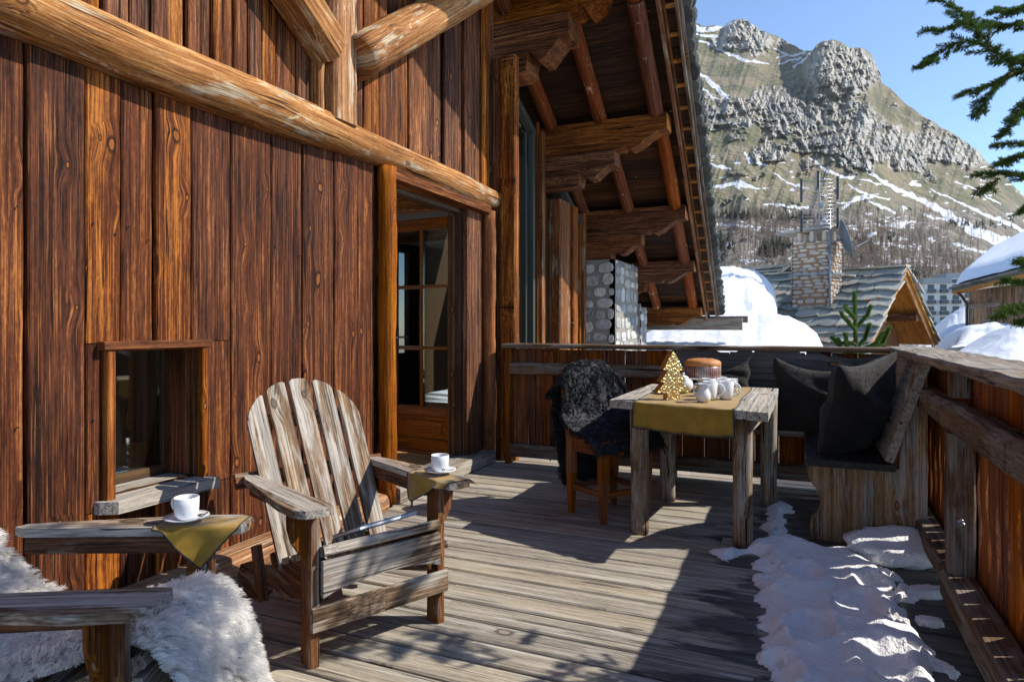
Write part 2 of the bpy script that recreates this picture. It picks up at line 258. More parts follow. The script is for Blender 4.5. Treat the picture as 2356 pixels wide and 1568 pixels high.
# ---------------------------------------------------------------- mesh builders
class MB:
    def __init__(s): s.v = []; s.f = []; s.g = []; s.r = []; s.sm = []; s.mi = []; s.cur = 0
    def add(s, pts, faces, gc=None, rnd=None, smooth=False):
        b = len(s.v); rnd = random.random() if rnd is None else rnd
        s.v += [tuple(p) for p in pts]; s.g += [tuple(q) for q in (gc or pts)]; s.r += [rnd] * len(pts)
        s.f += [tuple(i + b for i in f) for f in faces]; s.sm += [smooth] * len(faces); s.mi += [s.cur] * len(faces)
    def board(s, p0, p1, w, t, up=(0, 0, 1), c=.004, seg=1, wob=0., wob2=0., w1=None, t1=None, rnd=None, side_off=0.):
        p0 = V(p0); p1 = V(p1); a = (p1 - p0); L = a.length; a.normalize(); n = V(up); n = (n - a * n.dot(a)).normalized(); b = n.cross(a)
        w1 = w if w1 is None else w1; t1 = t if t1 is None else t1; pts = []; gc = []; ox, oy = random.uniform(0, 50), random.uniform(0, 50)
        jw = [random.uniform(-1, 1) for _ in range(seg + 2)]; j2 = [random.uniform(-1, 1) for _ in range(seg + 2)]; jn = [random.uniform(-1, 1) for _ in range(seg + 2)]
        for i in range(seg + 1):
            k = i / seg; W = (w + (w1 - w) * k) / 2 + jw[i] * wob; T = (t + (t1 - t) * k) / 2 + j2[i] * wob * .5
            C = p0 + a * (L * k) + b * (jn[i] * wob2) + n * (j2[i] * wob2 * .4); cc = min(c, W * .45, T * .45)
            for (x, y) in ((-W + cc, -T), (W - cc, -T), (W, -T + cc), (W, T - cc), (W - cc, T), (-W + cc, T), (-W, T - cc), (-W, -T + cc)):
                pts.append(C + b * x + n * y); gc.append((ox + L * k, oy + x, y))
        F = [tuple(range(7, -1, -1)), tuple(seg * 8 + i for i in range(8))]
        for i in range(seg):
            for j in range(8): j2_ = (j + 1) % 8; F.append((i * 8 + j, i * 8 + j2_, i * 8 + 8 + j2_, i * 8 + 8 + j))
        s.add(pts, F, gc, rnd)
    def box(s, lo, hi, c=.004, rnd=None, along=None):
        lo = V(lo); hi = V(hi); d = hi - lo; ax = along if along is not None else max(range(3), key=lambda i: d[i]); o = [i for i in range(3) if i != ax]
        m = (lo + hi) / 2; p0 = m.copy(); p1 = m.copy(); p0[ax] = lo[ax]; p1[ax] = hi[ax]
        tn = min(o, key=lambda i: d[i]); wn = [i for i in o if i != tn][0]; up = V((0, 0, 0)); up[tn] = 1
        s.board(p0, p1, d[wn], d[tn], up, c, rnd=rnd)
    def log(s, pts, rad, n=14, amp=.0, flat=None, seg=None, freq=3., rnd=None):
        P = [V(p) for p in pts]; rad = rad if isinstance(rad, (list, tuple)) else [rad] * len(P)
        if seg:
            Q = []; RR = []; tot = len(P) - 1
            for i in range(seg + 1):
                k = i / seg * tot; j = min(int(k), tot - 1); fr = k - j
                Q.append(P[j].lerp(P[j + 1], fr)); RR.append(rad[j] + (rad[j + 1] - rad[j]) * fr)
            P, rad = Q, RR
        vs = []; gc = []; L = 0; ox = random.uniform(0, 50); oy = random.uniform(0, 50); ph = random.uniform(0, 99)
        up0 = V((0, 0, 1))
        for i, p in enumerate(P):
            a = (P[min(i + 1, len(P) - 1)] - P[max(i - 1, 0)]).normalized()
            if abs(a.z) > .9: up0 = V((1, 0, 0))
            u = (up0 - a * up0.dot(a)).normalized(); b = a.cross(u)
            if i: L += (p - P[i - 1]).length
            for j in range(n):
                th = 2 * math.pi * j / n; r = rad[i]
                if amp: r *= 1 + amp * (math.sin(L * freq + ph + math.cos(th) * 2) * .5 + math.sin(L * freq * 2.7 + th * 2 + ph * 2) * .3 + math.sin(L * freq * 6.1 - th * 3 + ph) * .25 + random.uniform(-.25, .25))
                x, y = math.cos(th) * r, math.sin(th) * r
                if flat and x > flat * rad[i]: x = flat * rad[i] + (x - flat * rad[i]) * .25
                vs.append(p + u * x + b * y); gc.append((ox + L, oy + r * th * .9 if th < math.pi else oy + r * (2 * math.pi - th) * .9, x * .3))
        F = [tuple(range(n)), tuple((len(P) - 1) * n + n - 1 - i for i in range(n))]
        s.add(vs, F, gc, rnd); b0 = len(s.v) - len(vs); rnd = s.r[-1]
        for i in range(len(P) - 1):
            for j in range(n):
                k = (j + 1) % n; s.f.append((b0 + i * n + j, b0 + i * n + n + j, b0 + i * n + n + k, b0 + i * n + k)); s.sm.append(True); s.mi.append(s.cur)
    def prism(s, outline, O, A, B, T, grain='A', rnd=None, edge_mi=None, smooth=False):
        O = V(O); A = V(A).normalized(); B = V(B).normalized(); T = V(T); n = len(outline); th = T.length
        ox, oy = random.uniform(0, 50), random.uniform(0, 50)
        P = [O + A * a + B * b for a, b in outline]; pts = P + [p + T for p in P]
        g = (lambda a, b, t: (ox + a, oy + b, t)) if grain == 'A' else (lambda a, b, t: (ox + b, oy + a, t))
        gc = [g(a, b, 0) for a, b in outline] + [g(a, b, th) for a, b in outline]
        if A.cross(B).dot(T) > 0: F = [tuple(range(n - 1, -1, -1)), tuple(range(n, 2 * n))] ; W = [(i, (i + 1) % n, (i + 1) % n + n, i + n) for i in range(n)]
        else: F = [tuple(range(n)), tuple(range(2 * n - 1, n - 1, -1))]; W = [(i, i + n, (i + 1) % n + n, (i + 1) % n) for i in range(n)]
        s.add(pts, F + W, gc, rnd, smooth)
        if edge_mi is not None:
            for k in range(len(W)): s.mi[-1 - k] = edge_mi
    def grid(s, fn, nu, nv, smooth=True, rnd=None, gc=None, closed=False):
        pts = []; g = []
        for i in range(nu + 1):
            for j in range(nv + 1): pts.append(fn(i / nu, j / nv)); g.append((i / nu, j / nv, 0) if gc is None else gc(i / nu, j / nv))
        F = [(i * (nv + 1) + j, (i + 1) * (nv + 1) + j, (i + 1) * (nv + 1) + j + 1, i * (nv + 1) + j + 1) for i in range(nu) for j in range(nv)]
        s.add(pts, F, g, rnd, smooth)
    def lathe(s, prof, c=(0, 0, 0), n=28, smooth=True):
        c = V(c); pts = []
        for r, z in prof:
            for j in range(n): t = 2 * math.pi * j / n; pts.append(c + V((r * math.cos(t), r * math.sin(t), z)))
        F = []
        for i in range(len(prof) - 1):
            for j in range(n): k = (j + 1) % n; F.append((i * n + j, i * n + k, i * n + n + k, i * n + n + j))
        s.add(pts, F, None, None, smooth)
    def tube(s, pts, r, n=6): s.log(pts, r, n)
def build(name, mb, mats, parent=None, local=False, label=None):
    me = bpy.data.meshes.new(name); me.from_pydata(mb.v, [], mb.f)
    a = me.attributes.new('gc', 'FLOAT_VECTOR', 'POINT'); a.data.foreach_set('vector', np.array(mb.g, dtype=np.float32).ravel())
    a = me.attributes.new('rnd', 'FLOAT', 'POINT'); a.data.foreach_set('value', np.array(mb.r, dtype=np.float32))
    me.polygons.foreach_set('use_smooth', mb.sm); me.polygons.foreach_set('material_index', mb.mi)
    for m in (mats if isinstance(mats, (list, tuple)) else [mats]): me.materials.append(m)
    me.validate(); me.update()
    o = bpy.data.objects.new(name, me); S.collection.objects.link(o)
    if parent is not None:
        o.parent = parent
        if not local and parent.type == 'EMPTY': o.location = -parent.location
    if label: o['label'] = label
    return o
def tag(o, label=None, cat=None, group=None, kind=None):
    for k, v in (('label', label), ('category', cat), ('group', group), ('kind', kind)):
        if v: o[k] = v
    return o
def thing(name, label, cat, loc=(0, 0, 0), rotz=0, group=None):
    o = bpy.data.objects.new(name, None); S.collection.objects.link(o); o.location = loc; o.rotation_euler = (0, 0, rotz); o.empty_display_size = .1
    return tag(o, label, cat, group)
def copytree(o, parent=None):
    c = o.copy(); S.collection.objects.link(c); c.parent = parent
    for ch in [q for q in bpy.data.objects if q.parent == o]: copytree(ch, c)
    return c
# numpy value noise
def _h(ix, iy, iz):
    n = (ix * 374761393 + iy * 668265263 + iz * 1274126177) & 0xffffffff; n = ((n ^ (n >> 13)) * 1274126177) & 0xffffffff
    return ((n ^ (n >> 16)) & 0xffff) / 65535.
def vnoise(x, y, z=0.):
    x, y, z = np.broadcast_arrays(np.asarray(x, float), np.asarray(y, float), np.asarray(z, float))
    ix, iy, iz = np.floor(x).astype(np.int64), np.floor(y).astype(np.int64), np.floor(z).astype(np.int64); fx, fy, fz = x - ix, y - iy, z - iz
    fx, fy, fz = [q * q * (3 - 2 * q) for q in (fx, fy, fz)]; r = 0
    for a in (0, 1):
        for b in (0, 1):
            for c in (0, 1): r = r + _h(ix + a, iy + b, iz + c) * (fx if a else 1 - fx) * (fy if b else 1 - fy) * (fz if c else 1 - fz)
    return r
def fbm(x, y, z=0., o=4, g=.5):
    r = 0; a = 1; t = 0
    for i in range(o): r = r + a * vnoise(x * 2 ** i + i * 17.3, y * 2 ** i + i * 5.1, z * 2 ** i if not np.isscalar(z) or z else i * 3.7); t += a; a *= g
    return r / t
def ridge(x, y, z=0., o=4, g=.55):
    r = 0; a = 1; t = 0
    for i in range(o): r = r + a * (1 - abs(2 * vnoise(x * 2 ** i + i * 11.3, y * 2 ** i + i * 7.7, z + i * 3.1) - 1)); t += a; a *= g
    return r / t
from mathutils import noise as MN
def fn1(a, b, c=0.): return .5 + .42 * MN.fractal(V((a + 31.7, b + 11.3, c + 5.1)), 1.0, 2.0, 4)
#@@SETTING
# ================================================================ deck and ground
mb = MB(); y = -1.2
while y < 5.62:
    w_ = .152 + random.uniform(-.004, .004)
    cuts = [-2.62, .78] if random.random() < .5 else [-2.62, random.uniform(-1.5, .2), .78]
    for a, b in zip(cuts, cuts[1:]):
        mb.board((a + .002, y + w_ / 2, -.02), (b - .002, y + w_ / 2, -.02), w_ - .015, .04, (0, 0, 1), .006, seg=10, wob=.0012)
    y += w_
tag(build('deck', mb, M['deck']), kind='structure', label='weathered grey wooden terrace boards')
mb = MB(); mb.box((-2.6, -1.2, -.40), (.8, 5.6, -.26)); mb.box((.70, -1.2, -.32), (.80, 5.6, -.06))
tag(build('deck_joists', mb, M['soffit']), kind='structure')
mb = MB()
def gfn(u, v):
    x = -60 + 400 * u; yy = -40 + 420 * v
    return V((x, yy, -3.2 - 8 * max(0, min(1, (yy - 30) / 90)) + 1.2 * fn1(x * .12, yy * .12)))
mb.grid(gfn, 70, 70)
def groundmat():
    m = N('valley_ground'); P = m.n('NewGeometry').outputs['Position']; n = m.noise(P, .12, 6, .65)
    return m.out(m.mix(m.rng(n, .40, .5), (.18, .13, .08), (.85, .87, .9)), .8, n, .3, .3)
tag(build('ground', mb, groundmat()), kind='structure')
# ================================================================ mountain
RX = [1200, 1400, 1560, 1597, 1625, 1660, 1690, 1712, 1745, 1790, 1825, 1850, 1868, 1878, 1893, 1915, 1935, 1955, 1985, 2002, 2012, 2020, 2026, 2028, 2050, 2085, 2130, 2180, 2220, 2250, 2275, 2310, 2356, 2450, 2600, 2900]
RY = [150, 90, 60, 53, 60, 60, 47, 45, 65, 85, 105, 119, 116, 103, 94, 92, 98, 109, 108, 120, 138, 158, 168, 190, 205, 240, 270, 300, 325, 345, 376, 404, 452, 520, 600, 700]
NU, NVv = 760, 620
pxs = np.concatenate([np.linspace(1300, 1560, 30, endpoint=False), np.linspace(1560, 2400, 680, endpoint=False), np.linspace(2400, 2800, 50)]); ridge_y = np.interp(pxs, RX, RY)
ridge_y = ridge_y + (fbm(pxs * .06, pxs * 0 + 3.3, 0., 4) - .5) * 9
s_ = np.linspace(0, 1, NVv)[:, None]
base_y = 800.
rsm = np.convolve(np.pad(ridge_y, 30, mode='edge'), np.hanning(61) / np.hanning(61).sum(), 'valid'); bl_ = s_ ** 5
PY = base_y + ((ridge_y[None, :] * bl_ + rsm[None, :] * (1 - bl_)) - base_y) * s_; PX = np.broadcast_to(pxs[None, :], PY.shape)
def blob(cx, cy, rx, ry): return np.exp(-(((PX - cx) / rx) ** 2 + ((PY - cy) / ry) ** 2) ** 1.5)
rock = np.zeros_like(PY)
for b in ((1935, 160, 95, 62), (1715, 90, 75, 45), (1800, 255, 120, 60), (1690, 265, 85, 50), (1900, 300, 150, 70), (2000, 330, 130, 65), (2090, 345, 90, 55), (2180, 345, 90, 40), (2240, 360, 50, 30), (1770, 350, 60, 25), (1620, 260, 60, 45)): rock = np.maximum(rock, blob(*b))
rn = fbm(PX * .035, PY * .05, 0., 5, .6)
rock = np.clip((rock + (rn - .5) * 1.9 - .36) * 3.6, 0, 1)
rock = np.maximum(rock, np.clip((blob(1935, 165, 88, 66) - .3) * 3, 0, 1))
shade_notch = np.clip((blob(1905, 245, 60, 32) - .3) * 2, 0, 1)
# distances: nearer for each crag, a step back behind the rock dome
TT = 90 + (980 - 90) * s_ ** 1.15 + 0 * PX
TT = TT - 70 * np.clip((blob(1935, 150, 92, 75)), 0, 1) + 160 * np.clip((1860 - PX) / 60, 0, 1) * np.clip((230 - PY) / 110, 0, 1)
gul = ridge(PX * .018 + PY * .006, PY * .004, 0., 4)
rk = ridge(PX * .048 - PY * .022, PY * .026 + PX * .012, 1.7, 6, .62); rk2 = ridge(PX * .16, PY * .07, 2.2, 4, .65)
strata = ridge(PX * .012 + PY * .055, PY * .01 - PX * .01, 4.4, 4, .6)
ribs = ridge(PX * .03 + PY * .012, PY * .008, 8.8, 3, .5)
TT = TT + (.5 - gul) * 66 * s_ ** .7 + rock * ((.62 - rk) * 44 + (.62 - rk2) * 12 + (.6 - strata) * 34 + (.6 - ribs) * 30) + (.5 - fbm(PX * .05, PY * .07, 0., 5)) * 18 * s_
PZ = 1.2 + (750 - PY) / 1530 * TT
ax = FW.x * TT + RT.x * (PX - 1178) / 1530 * TT; ay = FW.y * TT + RT.y * (PX - 1178) / 1530 * TT
# snow streaks as (px, py, width)
SN = [[(1992, 391, 3), (2048, 428, 6), (2100, 452, 8), (2154, 478, 12), (2242, 531, 18), (2352, 572, 24), (2420, 600, 26)],
      [(2143, 435, 2), (2205, 465, 4), (2280, 500, 6), (2352, 529, 7), (2420, 555, 7)], [(1941, 480, 7), (1967, 458, 7), (2010, 452, 6), (2047, 459, 3)],
      [(1952, 426, 2), (2000, 450, 6), (2045, 460, 3)], [(1860, 362, 2), (1885, 383, 4), (1904, 395, 5), (1956, 410, 3)], [(1978, 411, 3), (2029, 424, 3)],
      [(1714, 354, 3), (1729, 372, 7), (1765, 380, 3)], [(1780, 399, 2), (1831, 428, 4), (1864, 432, 2)], [(1640, 430, 4), (1675, 424, 8), (1703, 420, 9), (1747, 436, 3)],
      [(1625, 378, 5), (1680, 388, 3)], [(1600, 160, 4), (1625, 180, 8), (1648, 200, 9), (1672, 228, 7)], [(1612, 200, 3), (1650, 230, 3)], [(1604, 92, 3), (1655, 112, 5), (1710, 138, 5), (1765, 146, 2)],
      [(1590, 66, 10), (1630, 68, 9), (1666, 60, 6), (1692, 52, 2)], [(1600, 80, 4), (1650, 84, 4)], [(1783, 112, 3), (1810, 124, 5)], [(1785, 134, 3), (1852, 122, 4)], [(1795, 146, 3), (1845, 133, 3)], [(1826, 153, 3), (1848, 140, 5), (1866, 120, 2)],
      [(2175, 360, 2), (2215, 385, 2)], [(2200, 415, 2), (2250, 440, 3), (2300, 470, 2)], [(2125, 497, 4), (2190, 506, 5)], [(1995, 462, 4), (2060, 490, 4)], [(1760, 470, 3), (1860, 478, 4)], [(2190, 560, 4), (2300, 592, 7)], [(1620, 515, 5), (1720, 520, 4)], [(2040, 560, 3), (2110, 570, 2)]]
snow = np.zeros_like(PY)
wj = (fbm(PX * .08, PY * .1, 0., 4) - .5) * 12; wj2 = (fbm(PX * .08 + 50, PY * .1, 0., 4) - .5) * 12
for L in SN:
    for (x0, y0, w0), (x1, y1, w1) in zip(L, L[1:]):
        dx, dy = x1 - x0, y1 - y0; k = np.clip(((PX + wj - x0) * dx + (PY + wj2 - y0) * dy) / (dx * dx + dy * dy), 0, 1)
        dd = np.hypot(PX + wj - x0 - k * dx, PY + wj2 - y0 - k * dy); snow = np.maximum(snow, np.clip((w0 + (w1 - w0) * k) * .62 - dd + .7, 0, 1))
low = np.clip((PY - 470) / 60, 0, 1) * np.clip((2230 - PX) / 120, 0, 1)
pn = fbm(PX * .028, PY * .10, 0., 5, .6); snow = np.maximum(snow, np.clip((pn - .625) * 26, 0, 1) * low)
snow = np.maximum(snow, np.clip((fbm(PX * .05 + 9, PY * .12, 0., 4) - .70) * 25, 0, 1) * .9 * np.clip((PY - 330) / 60, 0, 1))
verts = np.stack([ax, ay, PZ], -1).reshape(-1, 3)
# far side of the ridge drops away behind
back = verts.reshape(NVv, NU, 3)[-1].copy(); bk = []
for q in range(1, 4): bb = back.copy(); bb[:, 0] += FW.x * 150 * q; bb[:, 1] += FW.y * 150 * q; bb[:, 2] -= 90 * q; bk.append(bb)
verts = np.concatenate([verts] + bk); NR = NVv + 3
idx = np.arange(NR * NU).reshape(NR, NU); q = np.stack([idx[:-1, :-1], idx[:-1, 1:], idx[1:, 1:], idx[1:, :-1]], -1).reshape(-1, 4)
me = bpy.data.meshes.new('mountain'); me.vertices.add(len(verts)); me.vertices.foreach_set('co', verts.astype(np.float32).ravel())
me.loops.add(q.size); me.loops.foreach_set('vertex_index', q.astype(np.int32).ravel()); me.polygons.add(len(q))
me.polygons.foreach_set('loop_start', np.arange(0, q.size, 4, dtype=np.int32)); me.polygons.foreach_set('loop_total', np.full(len(q), 4, dtype=np.int32)); me.update(calc_edges=True); me.validate()
for nm, ar in (('snow', snow), ('rock', rock), ('lowf', np.clip((PY - 455) / 40, 0, 1))):
    a = me.attributes.new(nm, 'FLOAT', 'POINT'); full = np.concatenate([ar.ravel(), np.zeros(3 * NU)]); a.data.foreach_set('value', full.astype(np.float32))
me.polygons.foreach_set('use_smooth', np.ones(len(q), dtype=bool))
m = N('mountain_ground'); P = m.n('NewGeometry').outputs['Position']; Nz = m.n('SeparateXYZ', i0=m.n('NewGeometry').outputs['Normal']).outputs[2]
fn_ = m.noise(P, .05, 8, .7); fn2 = m.noise(P, .012, 5, .6); fn3 = m.noise(P, .18, 4, .7)
grass = m.mix(m.rng(m.math('ADD', m.math('MULTIPLY', fn_, .5), m.math('MULTIPLY', fn2, .5)), .455, .545), (.125, .14, .035), (.33, .27, .15))
grass = m.mix(m.rng(fn3, .45, .65), grass, (.23, .20, .165))
grass = m.mix(m.math('MULTIPLY', m.attr('lowf').outputs['Fac'], .72), grass, m.mix(m.rng(fn_, .4, .6), (.17, .145, .12), (.36, .31, .27)))
rockc = m.ramp(m.math('ADD', m.math('MULTIPLY', fn_, .6), m.math('MULTIPLY', fn2, .4)), ((.36, (.24, .25, .27)), (.45, (.55, .55, .53)), (.53, (.68, .61, .51)), (.61, (.44, .45, .47))))
rockc = m.mix(m.rng(Nz, .72, .86, 0., .7), rockc, (.13, .13, .05))
c = m.mix(m.attr('rock').outputs['Fac'], grass, rockc); c = m.mix(m.rng(m.attr('snow').outputs['Fac'], .3, .6), c, (.84, .87, .92))
me.materials.append(m.out(c, .9, m.math('ADD', fn_, m.math('MULTIPLY', fn3, .9)), 1., 9.))
o = bpy.data.objects.new('mountain', me); S.collection.objects.link(o); tag(o, 'rocky mountainside with snow streaks and brown grass', kind='structure')
# bare larch wood and conifer clumps on the lower slope
def wood_stuff(name, n, fx, hmin, hmax, mat, wide, label):
    vv = []; ff = []
    for k in range(n):
        px, py = fx(); r = np.interp(px, pxs, ridge_y); s0 = (base_y - py) / (base_y - r); row = int(np.clip(s0 * (NVv - 1), 0, NVv - 1)); cc = int(np.clip(np.searchsorted(pxs, px), 0, NU - 1))
        p = verts[row * NU + cc]; h = random.uniform(hmin, hmax) * (1.15 if random.random() < .2 else 1); b = len(vv)
        vv += [(p[0] - .12, p[1], p[2] - 1), (p[0] + .12, p[1], p[2] - 1), (p[0], p[1] + .15, p[2] - 1), (p[0], p[1], p[2] + h)]; ff += [(b, b + 1, b + 3), (b + 1, b + 2, b + 3), (b + 2, b, b + 3)]
        nb = 30 if wide < .2 else 40
        for q in range(nb):
            z0 = h * (.15 + .8 * q / nb); L = h * wide * (1 - q / nb) * random.uniform(.5, 1.2) + .12; a = random.uniform(0, 6.28); b = len(vv); L *= 1.25 if wide < .2 else 1; wd = .17 if wide < .2 else .42 * (1.15 - q / nb)
            ca, sa = math.cos(a), math.sin(a); dz = random.uniform(.2, .5) * L if wide < .2 else -random.uniform(.1, .5) * L
            vv += [(p[0], p[1], p[2] + z0 + wd), (p[0], p[1], p[2] + z0 - wd), (p[0] + ca * L - sa * wd, p[1] + sa * L + ca * wd, p[2] + z0 + dz), (p[0] + ca * L + sa * wd, p[1] + sa * L - ca * wd, p[2] + z0 + dz)]
            ff += [(b, b + 2, b + 3), (b + 1, b + 3, b + 2)]
    me = bpy.data.meshes.new(name); me.from_pydata(vv, [], ff); me.materials.append(mat); o = bpy.data.objects.new(name, me); S.collection.objects.link(o)
    return tag(o, label, kind='stuff')
def larchpos():
    while True:
        px, py = random.uniform(1610, 2330), random.uniform(478, 668)
        d = .9 * math.exp(-((px - 2040) / 150) ** 2 - ((py - 565) / 62) ** 2) + .75 * math.exp(-((px - 1760) / 110) ** 2 - ((py - 528) / 42) ** 2) + .5 * math.exp(-((px - 2180) / 60) ** 2 - ((py - 625) / 35) ** 2)+ .25 * (py > 590)
        if random.random() < d * (0.4 + 1.2 * fn1(px * .03, py * .05)): return px, py
def firpos():
    cl = random.choice(((1790, 575, 28, 9), (1700, 500, 50, 6), (1830, 505, 55, 6), (2075, 640, 45, 10), (2010, 560, 60, 30), (2240, 520, 60, 10), (1655, 575, 30, 22), (1775, 585, 25, 8)))
    return random.gauss(cl[0], cl[2] * .6), random.gauss(cl[1], cl[3] * .6)
wood_stuff('larch_wood', 1700, larchpos, 4.5, 8.5, plain('bare_larch', (.37, .28, .22), .95, vary=.4), .12, 'bare brown larch wood on the lower mountainside')
wood_stuff('fir_scrub', 260, firpos, 4, 7.5, plain('fir_foliage', (.045, .062, .025), .9, vary=.5), .24, 'dark green young firs scattered between the larches')
#@@CHALET
# ================================================================ chalet
ch = thing('chalet', 'timber chalet with sunlit brown board wall, round wall log and carved roof beams', 'chalet', (-2.6, 3, 0))
X0 = -2.6
def plank(mb, y0, y1, z0, z1, dx=0., x=X0, t=.035):
    mb.board((x - t / 2 + dx, (y0 + y1) / 2, z0), (x - t / 2 + dx, (y0 + y1) / 2, z1), y1 - y0 - .009, t, (1, 0, 0), .006, seg=8, wob=.0022)
# lower cladding
mb = MB(); E_ = [-1.5, -1.28, -1.1, -.9, -.68, -.5, -.28, -.06, .13, .36, .55, .78, .97, 1.16, 1.32, 1.512, 1.731, 1.885, 2.037, 2.224, 2.456, 2.732, 2.974, 3.244, 3.474, 3.66]
WY0, WY1, WZ0, WZ1 = 1.83, 2.265, .50, 1.12
for a, b in zip(E_, E_[1:]):
    dx = random.uniform(-.012, .008)
    if b <= WY0 - .02 or a >= WY1 + .02: plank(mb, a, b, .02, 2.32, dx)
    else:
        plank(mb, a, b, WZ1 + .012, 2.32, dx); plank(mb, a, b, .02, WZ0 - .05, dx)
        if a < WY0 - .03: plank(mb, a, WY0 - .012, WZ0 - .045, WZ1 + .008, dx)
        if b > WY1 + .03: plank(mb, WY1 + .012, b, WZ0 - .045, WZ1 + .008, dx)
for a, b in zip(E_, E_[1:]):   # nail heads
    pass
build('lower_wall', mb, M['clad'], ch)
mb = MB()   # dark backing behind the gaps, built round the openings
for lo, hi in (((-2.66, -1.5, 0), (-2.64, WY0, 2.4)), ((-2.66, WY1, 0), (-2.64, 3.83, 2.4)), ((-2.66, WY0, 0), (-2.64, WY1, WZ0)), ((-2.66, WY0, WZ1), (-2.64, WY1, 2.4)), ((-2.66, -1.5, 2.4), (-2.64, 5.55, 6.2)), ((-2.66, 5.02, 0), (-2.64, 5.55, 2.4))): mb.box(lo, hi, .001)
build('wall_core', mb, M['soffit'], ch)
mb = MB(); nail = MB()
for a, b in zip(E_, E_[1:]):
    for zz in (.85, 1.62):
        for yy in (a + .03, b - .03):
            if (WY0 - .05 < yy < WY1 + .05 and WZ0 - .05 < zz < WZ1 + .05) or yy < .6: continue
            zz2 = zz + random.uniform(-.05, .05); nail.log([(-2.605, yy, zz2), (-2.595, yy, zz2)], .0032, 6)
build('nail', nail, M['blackmetal'], ch)['kind'] = 'stuff'
# upper cladding
mb = MB(); up = [240, 300, 348, 390, 432, 462, 487, 512, 535, 567, 600, 635, 683, 712, 735, 768, 800, 835, 870, 888, 925, 944, 985, 1002, 1020, 1055, 1068, 1085, 1105, 1122]
Y_ = [wy(p) for p in up]; Y_ = [-1.5, -1.2, -.8, -.45, -.1, .2, .5, .8, 1.1, 1.3, 1.5, 1.68] + [q for q in Y_ if q > 1.75] + [5.5]
for a, b in zip(Y_, Y_[1:]): plank(mb, a, b, 2.36, 5.6, random.choice((-.022, -.006, .004, .012)))
build('upper_wall', mb, M['cladup'], ch)
# wall log
mb = MB(); yy = np.linspace(-1.5, 5.52, 60); mb.log([(X0 + .018, y, 2.352 + .008 * math.sin(y * 2.1)) for y in yy], [.158 - .009 * (y + 1.5) + .01 * math.sin(y * 3) for y in yy], 22, .045, flat=.62, freq=2.4)
build('wall_log', mb, M['log'], ch)
mb = MB(); mb.log([(X0 + .05, 1.0, .055), (X0 + .05, 3.62, .055)], .095, 14, .05, flat=.5, seg=30)
mb.log([(X0 + .05, -1.4, .055), (X0 + .05, .99, .055)], .095, 14, .05, flat=.5, seg=30); build('base_log', mb, M['log'], ch)
# upper post and braces
mb = MB(); mb.board((X0 + .03, 3.195, 2.40), (X0 + .03, 3.195, 5.4), .215, .22, (1, 0, 0), .02, seg=26, wob=.006); mb.board((X0 + .01, 3.055, 2.40), (X0 + .01, 3.055, 5.2), .06, .12, (1, 0, 0), .01, seg=10, wob=.004)
build('post', mb, M['log'], ch)
mb = MB(); mb.board((X0 + .09, 3.10, 2.79), (X0 + .09, 1.2, 4.01), .22, .2, (1, 0, 0), .03, seg=12, wob=.008); build('brace', mb, M['log'], ch)
mb = MB(); mb.log([(X0 + .11, 3.31, 2.82), (X0 + .14, 5.52, 4.41)], .135, 20, .03, seg=24); build('brace', mb, M['log'], ch)
# door surround
for nm, args, mat in (('door_post', ((-2.545, 3.725, .02), (-2.545, 3.725, 2.26)), 'picket'),):
    mb = MB(); mb.log([args[0], args[1]], .062, 16, .10, seg=26, freq=5); build(nm, mb, M['barklog'], ch, label='half-round bark-edged log at the left of the doorway')
mb = MB(); mb.log([(-2.565, 5.33, .02), (-2.565, 5.33, 2.22)], .06, 16, .12, seg=26, freq=5); build('door_post', mb, M['barklog'], ch)
mb = MB(); mb.board((-2.625, 5.13, .05), (-2.625, 5.13, 2.26), .29, .05, (1, 0, 0), .005); mb.board((-2.63, 3.80, .05), (-2.63, 3.80, 2.26), .07, .06, (1, 0, 0), .005)
mb.board((-2.60, 5.44, 0), (-2.60, 5.44, 2.3), .10, .05, (1, 0, 0), .004); mb.box((-2.66, 3.78, 2.19), (-2.52, 5.28, 2.26)); build('door_jamb', mb, M['cladup'], ch)
mb = MB(); mb.box((-2.75, 3.82, 2.155), (-2.66, 5.03, 2.22)); mb.box((-2.75, 4.985, .06), (-2.66, 5.03, 2.153)); mb.box((-2.75, 3.80, .06), (-2.66, 3.84, 2.153)); mb.box((-2.76, 4.945, .06), (-2.752, 4.98, 2.15))
build('door_frame', mb, M['frame'], ch)
mb = MB(); mb.board((-2.57, 3.79, .055), (-2.57, 5.30, .055), .11, .17, (1, 0, 0), .012, seg=12, wob=.003); mb.cur = 0; build('threshold', mb, M['cap'], ch)
mb = MB(); mb.box((-2.75, 3.86, .04), (-2.66, 4.98, .105), .004); build('threshold_rail', mb, M['galv'], ch)
# corner post
mb = MB(); mb.board((-2.43, 5.475, 0), (-2.43, 5.475, 3.62), .10, .155, (1, 0, 0), .012, seg=24, wob=.005); mb.board((-2.545, 5.50, 0), (-2.545, 5.50, 3.62), .10, .06, (1, 0, 0), .008, seg=10, wob=.003)
build('corner_post', mb, M['cladup'], ch, label='reddish corner post at the end of the wall log')
